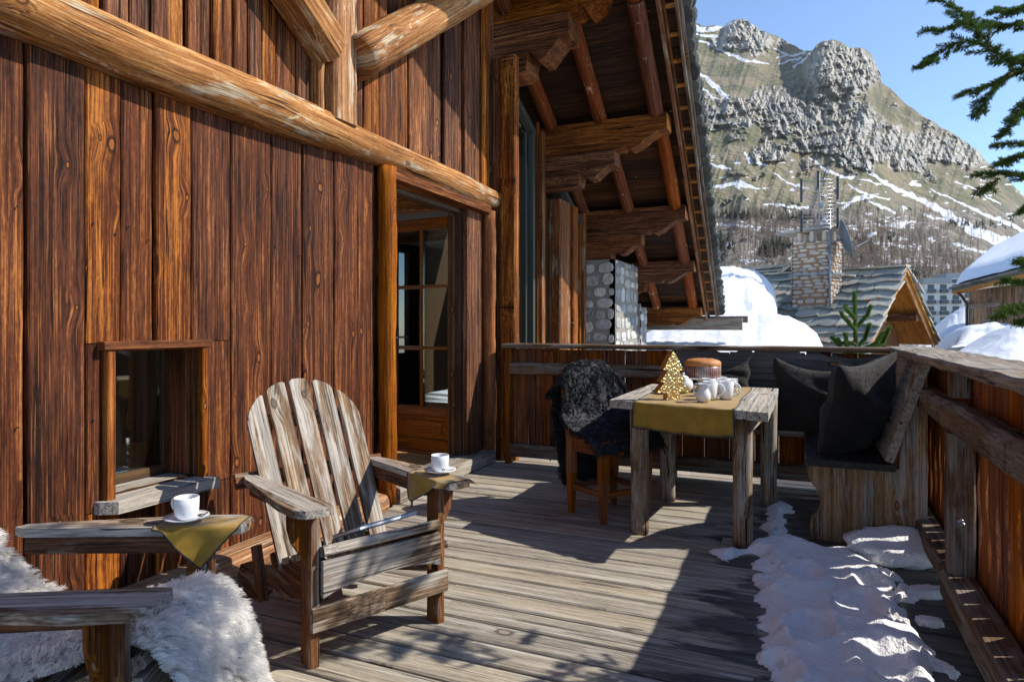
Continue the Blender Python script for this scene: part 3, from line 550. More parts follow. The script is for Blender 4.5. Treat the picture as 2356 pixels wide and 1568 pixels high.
# french door leaf, opened inwards
dr = MB(); D0 = V((-2.72, 4.985, 0)); D1 = V((-3.42, 5.07, 0)); dd = (D1 - D0).normalized(); dn = V((-dd.y, dd.x, 0)); W = (D1 - D0).length
def leafbox(mb, a, b, z0, z1, t=.05, c=.004):
    if z1 - z0 > b - a: mb.board(D0 + dd * ((a + b) / 2) + V((0, 0, z0)), D0 + dd * ((a + b) / 2) + V((0, 0, z1)), b - a, t, dn, c)
    else: mb.board(D0 + dd * a + V((0, 0, (z0 + z1) / 2)), D0 + dd * b + V((0, 0, (z0 + z1) / 2)), z1 - z0, t, dn, c)
leafbox(dr, 0, .06, .12, 2.14); leafbox(dr, W - .075, W, .12, 2.14); leafbox(dr, .062, W - .077, 2.04, 2.14); leafbox(dr, .062, W - .077, .12, .22); leafbox(dr, .062, W - .077, .42, .50); leafbox(dr, -.01, W + .01, .085, .118, .075)
door = build('door', dr, M['door'], ch, label='glazed wooden door leaf standing open inwards')
mb = MB(); leafbox(mb, .063, W - .078, .222, .418, .02); leafbox(mb, .13, W - .13, .26, .38, .035); build('door_panel', mb, M['door'], door)
mb = MB(); leafbox(mb, W / 2 - .014, W / 2 + .014, .502, 2.038, .04)
for z in (1.01, 1.545):
    leafbox(mb, .062, W / 2 - .016, z - .014, z + .014, .04); leafbox(mb, W / 2 + .016, W - .077, z - .014, z + .014, .04)
build('glazing_bar', mb, M['door'], door)
mb = MB()
for a, b in ((.061, W / 2 - .015), (W / 2 + .015, W - .076)):
    for z0, z1 in ((.503, .994), (1.026, 1.529), (1.561, 2.037)): leafbox(mb, a, b, z0, z1, .006, .0005)
build('door_pane', mb, M['glass'], door)
mb = MB(); hp = D0 + dd * (W - .04) + V((0, 0, 1.08)); mb.box(hp + V((-.012, -.05, -.1)), hp + V((.012, -.028, .1))); mb.log([hp + V((0, -.05, .02)), hp + V((0, -.085, .02)), hp + V((.09, -.085, .02))], .008, 8); build('door_handle', mb, M['steel'], door)
# small recessed window
mb = MB()
mb.board((X0 + .015, WY0 - .05, WZ1 + .0), (X0 + .015, WY1 + .045, WZ1), .035, .05, (1, 0, 0), .004)
mb.board((X0 + .01, WY0 - .012, WZ0 - .04), (X0 + .01, WY0 - .012, WZ1 - .02), .035, .04, (1, 0, 0), .004); mb.board((X0 + .01, WY1 + .012, WZ0 - .04), (X0 + .01, WY1 + .012, WZ1 - .02), .03, .04, (1, 0, 0), .004)
mb.box((-2.84, WY1 + .002, WZ0), (-2.62, WY1 + .03, WZ1 - .02)); mb.box((-2.84, WY0 - .03, WZ0), (-2.62, WY0 - .002, WZ1 - .02)); mb.box((-2.84, WY0, WZ1 - .025), (-2.62, WY1, WZ1 - .003))
wn = build('window', mb, M['picket'], ch)
mb = MB(); mb.prism([(WY0 - .10, -2.84), (WY1 + .02, -2.84), (WY1 + .04, -2.51), (WY0 - .02, -2.52), (WY0 - .06, -2.58)], (0, 0, .445), (0, 1, 0), (1, 0, 0), (0, 0, .05)); build('sill', mb, M['ttop'], wn)
mb = MB(); mb.box((-2.83, WY0, .497), (-2.80, WY1, .54)); mb.box((-2.83, WY1 - .03, .54), (-2.80, WY1, 1.09)); build('window_frame', mb, M['frame'], wn)
mb = MB(); mb.box((-2.828, WY0, .542), (-2.822, WY1 - .032, 1.09), .0005); build('pane', mb, M['glass'], wn)
# rooms behind
mb = MB(); rx = -6.2
mb.box((rx, -1.4, -.02), (-2.75, 8.9, .03)); build('room_floor', mb, M['floor'], ch)
mb = MB(); mb.box((rx, -1.4, 2.42), (-2.68, 5.4, 2.5)); mb.box((rx, 5.4, 5.0), (-2.9, 12, 5.06)); build('room_ceiling', mb, M['plaster'], ch)
mb = MB(); mb.box((rx - .1, 4.2, 0), (rx, 12, 5)); mb.box((rx - .1, -1.5, 0), (rx, 2.2, 5)); mb.box((rx - .1, 2.2, 2.3), (rx, 4.2, 5)); mb.box((rx - .1, 2.2, 0), (rx, 4.2, .8)); mb.box((rx, -1.5, 0), (-2.7, -1.4, 2.42)); mb.box((rx, 12, 0), (-2.85, 12.1, 4)); mb.box((-4.2, 1.2, .03), (-4.12, 2.9, 2.42)); build('room_wall', mb, M['roomdark'], ch)  # unseen gap left in the back wall, added so skylight brightens the room
mb = MB()
for yy_ in (3.2, 4.4, 5.35): mb.board((rx, yy_, 2.35), (-2.68, yy_, 2.35), .14, .16, (0, 0, 1), .01)
build('ceiling_beam', mb, M['log'], ch)
mb = MB(); mb.box((-3.32, 2.55, .3), (-3.29, 2.66, 1.5)); build('curtain', mb, M['plaster'], ch)
# far wall with two tall windows (recessed 20 cm)
XF = -2.8
def roofz(x, y): return 4.29 - .45 * (y - 6.3)          # top of the slates at the verge
w1a, w1b, w2a, w2b = wy(1186, XF), wy(1239, XF), wy(1301, XF), wy(1338, XF)
mb = MB(); mb.board((XF + .02, 6.1, 0), (XF + .02, 6.1, 3.75), .5, .04, (1, 0, 0)); mb.board((XF + .0, w1b + .09, 0), (XF + .0, w1b + .09, 3.45), .10, .06, (1, 0, 0), .004, seg=8, wob=.004); mb.board((XF, w2b + .06, 0), (XF, w2b + .06, 2.75), .1, .07, (1, 0, 0))
mb.board((XF + .06, w2a - .40, 0), (XF + .06, w2a - .40, 2.72), .36, .17, (1, 0, 0), .02, seg=14, wob=.006)
build('window_post', mb, M['brown'], ch); mb = MB(); mb.board((XF + .10, w2a - .085, 0), (XF + .10, w2a - .085, 2.70), .17, .14, (1, 0, 0), .012, seg=18, wob=.008); build('window_post', mb, M['picket'], ch)
mb = MB(); mb.board((XF - .02, w1b + .02, 0), (XF - .02, w1b + .02, 3.55), .05, .03, (1, 0, 0)); build('wall_trim', mb, M['picket'], ch)
for a, b in ((w1a, w1b), (w2a, w2b)):
    za, zb = roofz(0, a) - .50, roofz(0, b) - .50; mb = MB()
    mb.board((XF - .07, b - .035, 0), (XF - .07, b - .035, zb), .07, .07, (1, 0, 0)); mb.board((XF - .07, a - .3, za + .135), (XF - .07, b, zb), .07, .09, (1, 0, 0)); mb.board((XF - .03, b + .015, 0), (XF - .03, b + .015, zb), .03, .05, (1, 0, 0))
    mb.board((XF - .12, b - .10, 0), (XF - .12, b - .10, zb), .04, .03, (1, 0, 0)); mb.cur = 0
    wnd = build('tall_window', mb, M['bluefrm'], ch)
    mb = MB(); mb.prism([(a - .3, .05), (b - .07, .05), (b - .07, zb - .05), (a - .3, za + .09)], (XF - .12, 0, 0), (0, 1, 0), (0, 0, 1), (.006, 0, 0)); build('pane', mb, M['glass2'], wnd)
    mb = MB(); mb.box((XF - .55, a - .2, 0), (XF - .50, b + .5, 4), .002); build('window_blind', mb, plain('wooden_blind', (.20, .155, .095), .8, vary=.5, bscale=8.), wnd)
mb = MB(); mb.board((XF - .03, 9.2, 0), (XF - .03, 9.2, 2.6), 1.0, .05, (1, 0, 0)); mb.board((XF - .03, 11.0, 0), (XF - .03, 11.0, 2.0), 2.2, .05, (1, 0, 0)); build('far_wall', mb, M['brown'], ch)
# stone pier
def stones(mb, mort, O, A, B, Nn, W, H, hmin=.10, hmax=.19, wmin=.12, wmax=.34, dep=.014):
    O, A, B, Nn = V(O), V(A), V(B), V(Nn); z = 0
    mort.prism([(0, 0), (W, 0), (W, H), (0, H)], O - Nn * .08, A, B, Nn * .08)
    while z < H - .02:
        h = min(random.uniform(hmin, hmax), H - z); x = random.uniform(-.1, 0)
        while x < W:
            w_ = random.uniform(wmin, wmax); x0 = max(x, 0); x1 = min(x + w_, W)
            if x1 - x0 > .04:
                g = .012; hh = h * random.uniform(.7, 1.15); d = dep * random.uniform(.5, 1.2); n = 9; pts = []; cx, cz = (x0 + x1) / 2, z + h / 2
                zj = random.uniform(-.025, .025)
                for s_i, (k, dd_) in enumerate(((1., -.01), (1., d * .6), (.88, d), (.45, d * 1.05))):
                    for j in range(n):
                        t = 2 * math.pi * j / n; cxx, czz = math.cos(t), math.sin(t); pw = .72
                        rx_ = (abs(cxx) ** pw) * math.copysign(1, cxx); rz_ = (abs(czz) ** pw) * math.copysign(1, czz)
                        if s_i == 0: pts_r = 1
                        jr = 1.12 - .42 * vn(j, cx * 7 + cz * 3)
                        pts.append(O + A * (cx + rx_ * k * jr * ((x1 - x0) / 2 - g)) + B * (cz + zj + rz_ * k * jr * (hh / 2 - g * .6)) + Nn * (dd_ + random.uniform(-.004, .004) * (s_i > 1)))
                F = [(s_i * n + j, s_i * n + (j + 1) % n, s_i * n + n + (j + 1) % n, s_i * n + n + j) for s_i in range(3) for j in range(n)] + [tuple(3 * n + j for j in range(n))]
                if A.cross(B).dot(Nn) < 0: F = [f[::-1] for f in F]
                mb.add(pts, F, None, None, False)
            x += w_
        z += h
def vn(j, q): return fn1(j * 1.7, q, 3.)
mb = MB(); mo = MB()
stones(mb, mo, (-2.84, 8.95, 0), (1, 0, 0), (0, 0, 1), (0, -1, 0), .46, 2.12, .11, .24, .13, .30); stones(mb, mo, (-2.38, 8.95, 0), (0, 1, 0), (0, 0, 1), (1, 0, 0), 1.35, 2.12, .11, .25, .16, .42)
stones(mb, mo, (-2.55, 10.32, 0), (1, 0, 0), (0, 0, 1), (0, -1, 0), .2, 1.55); stones(mb, mo, (-2.35, 10.3, 0), (0, 1, 0), (0, 0, 1), (1, 0, 0), .5, 1.5)
pier = build('stone_pier', mb, M['stone'], ch); build('mortar', mo, M['mortar'], pier)
# roof: direction of the slope per metre of y
rd = V((-.06, 1, -.45))
def rp(k, x=0., up=0.): return V((-.95, 6.3, 4.29)) + rd * k + V((x, 0, up))
mb = MB()   # purlins with carved ends, running out along x
def purlin(y, ztop, xe, h1=.34, h2=.38, l2=.62, lower=True, x0=-2.9, w1=.26, w2=.24):
    L = xe - x0
    # upper beam: outline in (x, z); carved underside near its end
    o = [(0, 0), (L, 0), (L, -h1 * .52), (L - .10, -h1 * .55), (L - .20, -h1 * .72), (L - .30, -h1 * .93), (L - .40, -h1 * 1.05), (L - .46, -h1 * .90), (L - .50, -h1 * 1.0), (L - .56, -h1), (0, -h1)]
    a = MB(); a.prism(o, (x0, y - w1 / 2, ztop), (1, 0, 0), (0, 0, 1), (0, w1, 0))
    p = build('purlin', a, M['corbel'], ch)
    e = MB(); e.prism([(y - w1 / 2 + .004, -h1 * .51), (y + w1 / 2 - .004, -h1 * .51), (y + w1 / 2 - .004, -.004), (y - w1 / 2 + .004, -.004)], (xe + .0015, 0, ztop), (0, 1, 0), (0, 0, 1), (.002, 0, 0)); build('cut_end', e, M['endgrain'], p)
    if lower:
        L2 = L * l2; z2 = ztop - h1 * 1.02
        o = [(0, 0), (L2, 0), (L2, -h2 * .42), (L2 - .09, -h2 * .44), (L2 - .17, -h2 * .62), (L2 - .24, -h2 * .78), (L2 - .30, -h2 * .80), (L2 - .36, -h2 * .66), (L2 - .40, -h2 * .62), (L2 - .43, -h2 * .95), (L2 - .50, -h2), (0, -h2)]
        a = MB(); a.prism(o, (x0, y - w2 / 2, z2), (1, 0, 0), (0, 0, 1), (0, w2, 0)); c_ = build('corbel', a, M['corbel'], ch)
purlin(5.86 + .1, 4.56, -1.42, .46, .50, .62, w1=.34, w2=.32)
purlin(7.43, 3.53, -1.37); purlin(9.08, 2.80, -1.44, .34, .34, .60); purlin(10.45, 2.20, -1.53, .32, .30, .45); purlin(11.85, 1.52, -1.62, .30, .3, .4, lower=False)
purlin(4.1, 5.5, -1.3, .36, .4)
# rafters
for dx_, r_ in ((-.47, .082), (-1.10, .08), (-1.72, .08)):
    for k0, k1 in ((-4.6, -.35), (-.33, 1.12), (1.14, 2.78), (2.80, 4.15), (4.17, 5.6)):
        mb = MB(); a = rp(k0, dx_ + random.uniform(-.015, .015), -.27); b = rp(k1, dx_ + random.uniform(-.015, .015), -.27); mb.log([a, b], r_, 14, .04, seg=10); build('rafter', mb, M['redlog'], ch)
# boards over the rafters and the slate roof
mb = MB(); k = -6.2
while k < 5.95:
    a = rp(k, 0, -.175); mb.board(a + V((-2.6, 0, 0)), a + V((-.12, 0, 0)), .205, .025, (0, .41, .91), .003, seg=3, wob=.002); k += .19
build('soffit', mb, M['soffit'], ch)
mb = MB()
q = [rp(-6.3, -2.6, -.15), rp(-6.3, -.1, -.15), rp(6.0, -.1, -.15), rp(6.0, -2.6, -.15)]; qt = [p + V((0, 0, .10)) for p in q]
mb.add(q + qt, [(0, 1, 2, 3), (7, 6, 5, 4), (0, 4, 5, 1), (1, 5, 6, 2), (2, 6, 7, 3), (3, 7, 4, 0)]); k = -6.3
while k < 6.02:
    for lay in range(2):
        x1 = random.uniform(-.015, .03); a = rp(k + random.uniform(-.02, .02) + lay * .08, 0, -.145 + lay * .058); th = random.uniform(.045, .06)
        n = 7; o = [(-.62, 0), (-.1 + x1, random.uniform(0, .03)), (-.03 + x1, random.uniform(.02, .05)), (x1, .09), (-.005 + x1, .17), (-.03 + x1, .25), (-.62, .27)]
        B_ = V((rd.x, 1, -.40)).normalized(); Nn_ = V((0, .40, 1)).normalized(); P_ = [a + V((1, 0, 0)) * u + B_ * v_ for u, v_ in o]
        mid = [p + Nn_ * th * .5 + V((.018, 0, 0)) * (i in (2, 3, 4, 5)) for i, p in enumerate(P_)]; top = [p + Nn_ * th for p in P_]; m_ = len(o)
        mb.add(P_ + mid + top, [tuple(range(m_))[::-1], tuple(range(2 * m_, 3 * m_))] + [(r * m_ + i, r * m_ + (i + 1) % m_, r * m_ + m_ + (i + 1) % m_, r * m_ + m_ + i) for r in (0, 1) for i in range(m_)])
    k += .165
build('roof_slates', mb, M['dslate'], ch)
for dx_, dz, wd, th in ((-.275, -.24, .15, .035), (-.235, -.17, .10, .02), (-.125, -.19, .13, .03), (-.085, -.165, .05, .03)):
    mb = MB()
    for k0, k1 in ((-6.2, -1.8), (-1.78, 2.1), (2.12, 6.05)): mb.board(rp(k0, dx_, dz), rp(k1, dx_ + random.uniform(-.01, .01), dz), wd, th, (1, 0, 0), .004, seg=12, wob=.002, wob2=.004)
    build('barge_board', mb, M['brown' if dx_ < -.2 else 'rail'], ch)
k = -6
while k < 5.9: mb = MB(); mb.board(rp(k, -.26, -.185), rp(k, -.13, -.185), .045, .04, (0, 0, 1), .003); k += .31; build('batten', mb, M['orange'], ch)
mb = MB(); a = rp(6.0, 0, -.30); mb.board(a + V((-1.6, .0, -.05)), a + V((.32, 0, -.05)), .22, .10, (0, 1, 0), .006, seg=4, wob=.004); mb.board(a + V((-1.6, .14, .03)), a + V((.40, .14, .03)), .12, .10, (0, 1, 0), .006); build('eave_gutter', mb, M['cap'], ch)
# ================================================================ railings
r1 = thing('rear_railing', 'low reddish plank railing closing the far end of the terrace behind the bench', 'railing', (-1, 5.4, 0))
mb = MB(); x = -2.36
while x < .70:
    w_ = random.choice((.145, .17, .185, .175)); mb.board((x + w_ / 2, 5.40, .05), (x + w_ / 2, 5.40, .998 + random.uniform(-.002, .01)), w_ - random.choice((.003, .007, .009)), .024, (0, 1, 0), .003, seg=5, wob=.0015); x += w_
build('pickets', mb, M['picket'], r1)
for nm, p0, p1, w_, t_, sg in (('top_rail', (-2.42, 5.385, 1.03), (.55, 5.385, 1.03), .20, .035, 12), ('mid_rail', (-2.40, 5.345, .835), (.62, 5.345, .835), .07, .105, 14), ('bottom_rail', (-2.40, 5.345, .12), (.62, 5.345, .12), .07, .11, 12)):
    mb = MB(); mb.board(p0, p1, w_, t_, (0, 0, 1), .01, seg=sg, wob=.004, wob2=.002); build(nm, mb, M['rail'], r1)
mb = MB(); mb.board((-2.375, 5.34, 0), (-2.375, 5.34, 1.01), .05, .07, (0, 1, 0), .005); mb.board((-2.02, 5.365, .06), (-2.02, 5.365, .985), .10, .03, (0, 1, 0), .004, seg=6, wob=.003); build('post', mb, M['picket'], r1)
mb = MB(); mb.log([(-1.985, 5.33, .05), (-1.985, 5.33, .45)], .006, 8); build('bolt', mb, M['blackmetal'], r1)
mb = MB(); mb.log([(-1.22 + .012 * math.cos(t), 5.36, 1.075 + .028 * math.sin(t)) for t in np.linspace(-1.2, 4.3, 12)], .004, 6); tag(build('hook', mb, M['china']), 'small white hook standing on the rear railing before the tall windows', 'hook')
r2 = thing('side_railing', 'right hand terrace railing with cut-out reddish boards and a hewn grey rail', 'railing', (.66, 2.5, 0))
mb = MB(); y = 5.36; i = 0
while y > -.6:
    w_ = random.uniform(.135, .155); hh = .5 * (w_ - .004); zc = .47 if y > 3.5 else .42
    def cut(sgn):
        if (i % 2 == 0) == (sgn > 0): return [(0, z) for z in (.2,)]
        return []
    hole = lambda z, zc, s: max(0, s * (1 - abs((z - zc) / .11) ** 1.6))
    zs = np.linspace(.06, .985, 36); zc1 = .50 + (.0 if i % 3 else -.07); zc2 = .30
    L_ = [(-hh + hole(z, zc1, .040) + hole(z, zc2, .010), z) for z in zs]; R_ = [(hh - hole(z, zc1 - .13, .040) - hole(z, zc2, .010), z) for z in zs]
    mb.prism(L_ + R_[::-1], (.672, y - w_ / 2, 0), (0, 1, 0), (0, 0, 1), (.024, 0, 0), grain='B'); y -= w_; i += 1
build('pickets', mb, M['pright'], r2)
mb = MB(); mb.board((.605, 5.30, .815), (.60, -.5, .80), .10, .125, (0, 0, 1), .022, seg=46, wob=.006, wob2=.004); build('mid_rail', mb, M['rail'], r2)
mb = MB(); mb.board((.69, 5.52, 1.03), (.71, 2.0, 1.03), .30, .045, (0, 0, 1), .008, seg=26, wob=.007, w1=.31); mb.board((.71, 1.995, 1.03), (.71, -.6, 1.03), .31, .045, (0, 0, 1), .008, seg=16, wob=.007); build('top_rail', mb, M['cap'], r2)
mb = MB(); mb.board((.60, 5.30, .13), (.60, 3.42, .13), .09, .11, (1, 0, 0), .012, seg=14, wob=.005); mb.board((.60, 3.40, .09), (.60, -.5, .09), .12, .12, (1, 0, 0), .012, seg=24, wob=.005); build('bottom_rail', mb, M['rail'], r2)
for yy_ in (3.37, 1.2): mb = MB(); mb.board((.61, yy_, .15), (.61, yy_, .745), .085, .10, (1, 0, 0), .008, seg=8, wob=.003); mb.board((.63, yy_ + .12, .885), (.63, yy_ + .12, 1.005), .09, .08, (1, 0, 0), .01); p = build('post', mb, M['rail'], r2)
mb = MB(); mb.log([(.60, 3.315, .38), (.60, 3.295, .38)], .014, 10); mb.lathe([(.0, .006), (.01, .004), (.014, 0)], (.60, 3.29, .38), 10); build('bolt', mb, M['steel'], r2)
#@@FURNITURE
# ================================================================ garden chairs
def chair_parts(root):
    B = lambda nm, mb, mat='grey', **k: build(nm, mb, M[mat], root, True, **k)
    for sx in (-1, 1):
        mb = MB(); mb.board((sx * .27, .04, 0), (sx * .27, .04, .553), .038, .078, (0, 1, 0), .005, seg=6, wob=.001); B('leg', mb, 'brown')
        mb = MB(); o = [(0, .548), (.062, .548), (.060, .49), (.045, .44), (.02, .40), (0, .375)]; mb.prism([(sx * (.291 + a), b) for a, b in o], (0, .03, 0), (1, 0, 0), (0, 0, 1), (0, .026, 0), grain='B'); B('arm_bracket', mb, 'brown')
        mb = MB(); o = [(-.09, .245), (-.10, .29), (-.09, .345), (-.05, .372), (.08, .375), (.30, .35), (.52, .325), (.58, .31), (.60, .285), (.56, .262), (.30, .25), (.0, .238), (-.05, .238)]
        mb.prism([(sx * b, a) for a, b in o], (0, 0, .556), (1, 0, 0), (0, 1, 0), (0, 0, .027), grain='B'); B('armrest', mb)
        mb = MB(); mb.board((sx * .258, .08, .528), (sx * .28, .56, .528), .03, .05, (0, 0, 1), .003); B('arm_support', mb, 'brown')
        mb = MB(); o = [(.02, .22), (.02, .36), (.10, .365), (.36, .27), (.55, .20), (.74, .17), (.82, .14), (.86, .08), (.84, .0), (.76, 0), (.72, .03), (.64, .035), (.58, .06), (.5, .12), (.44, .14), (.36, .12), (.26, .16)]
        mb.prism(o, (sx * .225 - .014, 0, 0), (0, 1, 0), (0, 0, 1), (.028, 0, 0)); B('side_rail', mb, 'brown')
    for k in range(4):
        mb = MB(); y = .04 + .088 * k - .018 * (k == 0); z = .395 - .034 * k; mb.board((-.248, y, z), (.248, y, z), .082 + .022 * (k == 0), .024 + .012 * (k == 0), (0, .37, .93), .006, seg=4, wob=.001); B('seat_slat', mb)
    mb = MB(); xs = np.linspace(-.25, .25, 15); o = [(x, .375) for x in xs] + [(x, .245 + .035 * max(0, math.cos(x / .25 * 1.57)) ** .6) for x in xs[::-1]]; mb.prism(o, (0, -.024, 0), (1, 0, 0), (0, 0, 1), (0, .022, 0)); B('apron', mb)
    mb = MB(); mb.board((-.288, -.012, .175), (.288, -.012, .175), .022, .085, (0, 0, 1), .004, seg=6, wob=.0006); B('stretcher', mb)
    d = V((0, .40, .71)).normalized(); nrm = V((0, -.71, .40)).normalized()
    for i, L in enumerate((.70, .81, .825, .79, .67)):
        x0 = -.204 + .102 * i; x1 = x0 * 1.10; a = V((x0, .375, .235)); ax_ = (V((x1, .375, .235)) + d * .825 - a); ax_.normalize(); bx = ax_.cross(nrm).normalized() * -1; hw0, hw1 = .041, .044
        tops = []
        for t in np.linspace(-1, 1, 11):
            xx = x1 + t * hw1; tops.append((t * hw1, .53 + math.sqrt(max(.0004, .0841 - xx * xx)) - .012 * abs(t) ** 6))
        o = [(-hw0, 0), (hw0, 0)] + tops[::-1]
        if bx.x < 0: bx = -bx
        mb = MB(); mb.prism(o, a, bx, ax_, nrm * .019, grain='B'); B('back_slat', mb)
    for z, y, w_ in ((.56, .585, .34), (.78, .695, .235), (.26, .42, .25)):
        mb = MB(); mb.board((-w_, y + .012, z), (w_, y + .012, z), .03, .06, d, .003); B('back_rail', mb, 'brown')
    for sx in (-1, 1):
        mb = MB(); mb.board((sx * .252, .52, .07), (sx * .252, .60, .28), .028, .06, (0, 1, 0), .003); B('rear_support', mb, 'brown')
    mb = MB(); mb.log([(.29, .035, .30), (.312, .035, .30), (.316, .035, .30), (.33, .035, .30)], [.007, .007, .016, .013], 12); B('peg', mb, 'cap')
MIDA = math.atan2(.908, .419); FGA = math.atan2(.882, -.47)
c1 = thing('adirondack_chair', 'weathered grey slatted lounge chair in the sun with a magazine on its seat', 'garden chair', (-1.457, 2.103, 0), MIDA, 'weathered lounge chairs'); chair_parts(c1)
c2 = copytree(c1); c2.location = (-1.56, 1.29, 0); c2.rotation_euler = (0, 0, FGA); 
for q in [q for q in bpy.data.objects if q.parent == c2 and q.name.startswith(('back_slat', 'back_rail'))]:
    an = -.36; q.rotation_euler = (an, 0, 0); q.location = V((0, .375, .235)) - Matrix.Rotation(an, 3, 'X') @ V((0, .375, .235))
c2['label'] = 'weathered lounge chair in the left foreground mostly covered by a white sheepskin'
def loc(o, x, y, z):
    a = o.rotation_euler[2]; return V((o.location[0] + x * math.cos(a) - y * math.sin(a), o.location[1] + x * math.sin(a) + y * math.cos(a), z))
# ---------------------------------------------------------------- fur
def fur(mb, fn, n, L, curl, comb, wd, seg=3, cl=6, spread=.02, mask=None, droop=.3, jit=.8, uvr=(0, 1, 0, 1)):
    B, Nn_, D1, D2 = [], [], [], []
    for k in range(n):
        u, v = random.uniform(uvr[0], uvr[1]), random.uniform(uvr[2], uvr[3])
        if mask and not mask(u, v): continue
        e = .004; p = V(fn(u, v)); du = V(fn(min(u + e, 1), v)) - V(fn(max(u - e, 0), v)); dv = V(fn(u, min(v + e, 1))) - V(fn(u, max(v - e, 0))); nn = du.cross(dv)
        if nn.length < 1e-9: continue
        B.append(p); Nn_.append(nn.normalized()); D1.append(du.normalized()); D2.append(dv.normalized())
    B, Nn_, D1, D2 = [np.array(q) for q in (B, Nn_, D1, D2)]; n = len(B); R = RNG; nz = lambda a: a / (np.linalg.norm(a, axis=-1, keepdims=True) + 1e-9)
    fx = np.stack([fbm(B[:, 0] * 16 + o_, B[:, 1] * 16, B[:, 2] * 16 + o_, 3) - .5 for o_ in (0, 40, 80)], 1) * 2.6
    cd_ = nz(Nn_ + np.array(comb) * .9 + fx * jit + R.normal(size=(n, 3)) * jit * .22); ln = (L * R.uniform(.6, 1.25, n))[:, None]
    tip0 = B + cd_ * ln; tip0[:, 2] -= droop * ln[:, 0]; sw = nz(np.cross(R.normal(size=(n, 3)), cd_)) * curl * ln; rn_ = R.random(n)
    rep_ = lambda a: np.repeat(a, cl, axis=0); N_ = n * cl; s1, s2 = R.uniform(-spread, spread, (2, N_, 1)); b = rep_(B) + rep_(D1) * s1 + rep_(D2) * s2 - rep_(Nn_) * .004
    tip = rep_(tip0) + R.normal(size=(N_, 3)) * spread * .28 + (b - rep_(B)) * .35; sd = nz(np.cross(rep_(cd_), R.normal(size=(N_, 3)))) * wd; sw = rep_(sw); nr = rep_(Nn_); lr = rep_(ln); P = []
    for i in range(seg + 1):
        t = i / seg; c = b + (tip - b) * t + (sw + nr * .15 * lr) * math.sin(t * 3.14)
        if i < seg: w_ = sd * (1 - t) ** .6; P += [c - w_, c + w_]
        else: P.append(c)
    P = np.stack(P, 1).reshape(-1, 3); m_ = 2 * seg + 1; b0 = len(mb.v); pl = [tuple(q) for q in P.tolist()]
    mb.v += pl; mb.g += pl; mb.r += np.repeat(rep_(rn_), m_).tolist(); F = []
    pat = [(2 * i, 2 * i + 1, 2 * i + 3, 2 * i + 2) for i in range(seg - 1)] + [(2 * seg - 2, 2 * seg - 1, 2 * seg)]
    for k in range(N_):
        o_ = b0 + k * m_
        for f in pat: F.append(tuple(o_ + q for q in f))
    mb.f += F; mb.sm += [True] * len(F); mb.mi += [mb.cur] * len(F)
def polyline(P, t):
    L = [0]
    for a, b in zip(P, P[1:]): L.append(L[-1] + math.dist(a, b))
    s = t * L[-1]
    for i in range(len(P) - 1):
        if s <= L[i + 1] or i == len(P) - 2:
            f = (s - L[i]) / (L[i + 1] - L[i]); f = max(0, min(1, f)); return [a + (b - a) * f for a, b in zip(P[i], P[i + 1])]
def smooth(P, n=3):
    for _ in range(n):
        Q = [P[0]]
        for a, b in zip(P, P[1:]): Q += [[x * .75 + y * .25 for x, y in zip(a, b)], [x * .25 + y * .75 for x, y in zip(a, b)]]
        P = Q + [P[-1]]
    return P
fl = smooth([(1.02, .86), (.90, .76), (.68, .565), (.50, .415), (.40, .365), (.22, .40), (.04, .455), (-.045, .45), (-.095, .36), (-.11, .22), (-.13, .04)])
def fleece(u, v):
    y, z = polyline(fl, v); hw = .25 + .03 * math.exp(-((v - .42) / .12) ** 2) + .012 * math.sin(v * 9) + .06 * max(0, .45 - v) + .07 * max(0, v - .8) * 5; x = (u - .5) * 2 * hw
    x += .03 * math.sin(v * 7 + 1) * (v < .7) + .10 * max(0, v - .78) * 2.5; b = fn1(u * 4, v * 7, 2.) - .5
    z += .055 * b; y -= .06 * b * (v < .35); zz = z + .02 * math.cos((u - .5) * 3.1) - .035 * max(0, u - .6) * 2.5 * (v > .45)
    if v > .78: y -= .03 * (v - .78) * 4; y -= .05 * math.sin(u * 9.5 + 1) * (v - .78) * 4; zz += -.10 * (1 if u > .62 else 0) * (v - .78) * 2
    zz = max(zz, .015); return loc(c2, x, y, zz)
fw = thing('sheepskin_throw', 'long white shaggy sheepskin draped over the foreground chair', 'sheepskin', loc(c2, 0, 0, .4))
mb = MB(); mb.grid(lambda u, v: fleece(u, v), 26, 60); build('hide', mb, M['skinback'], fw)
mb = MB(); cdir = loc(c2, 0, -1, 0) - loc(c2, 0, 0, 0)
fur(mb, lambda u, v: fleece(v, u), 8500, .034, .16, cdir * .7 + V((0, 0, -.25)), .0015, 3, 9, .009, jit=.55); build('wool', mb, M['furwhite'], fw)
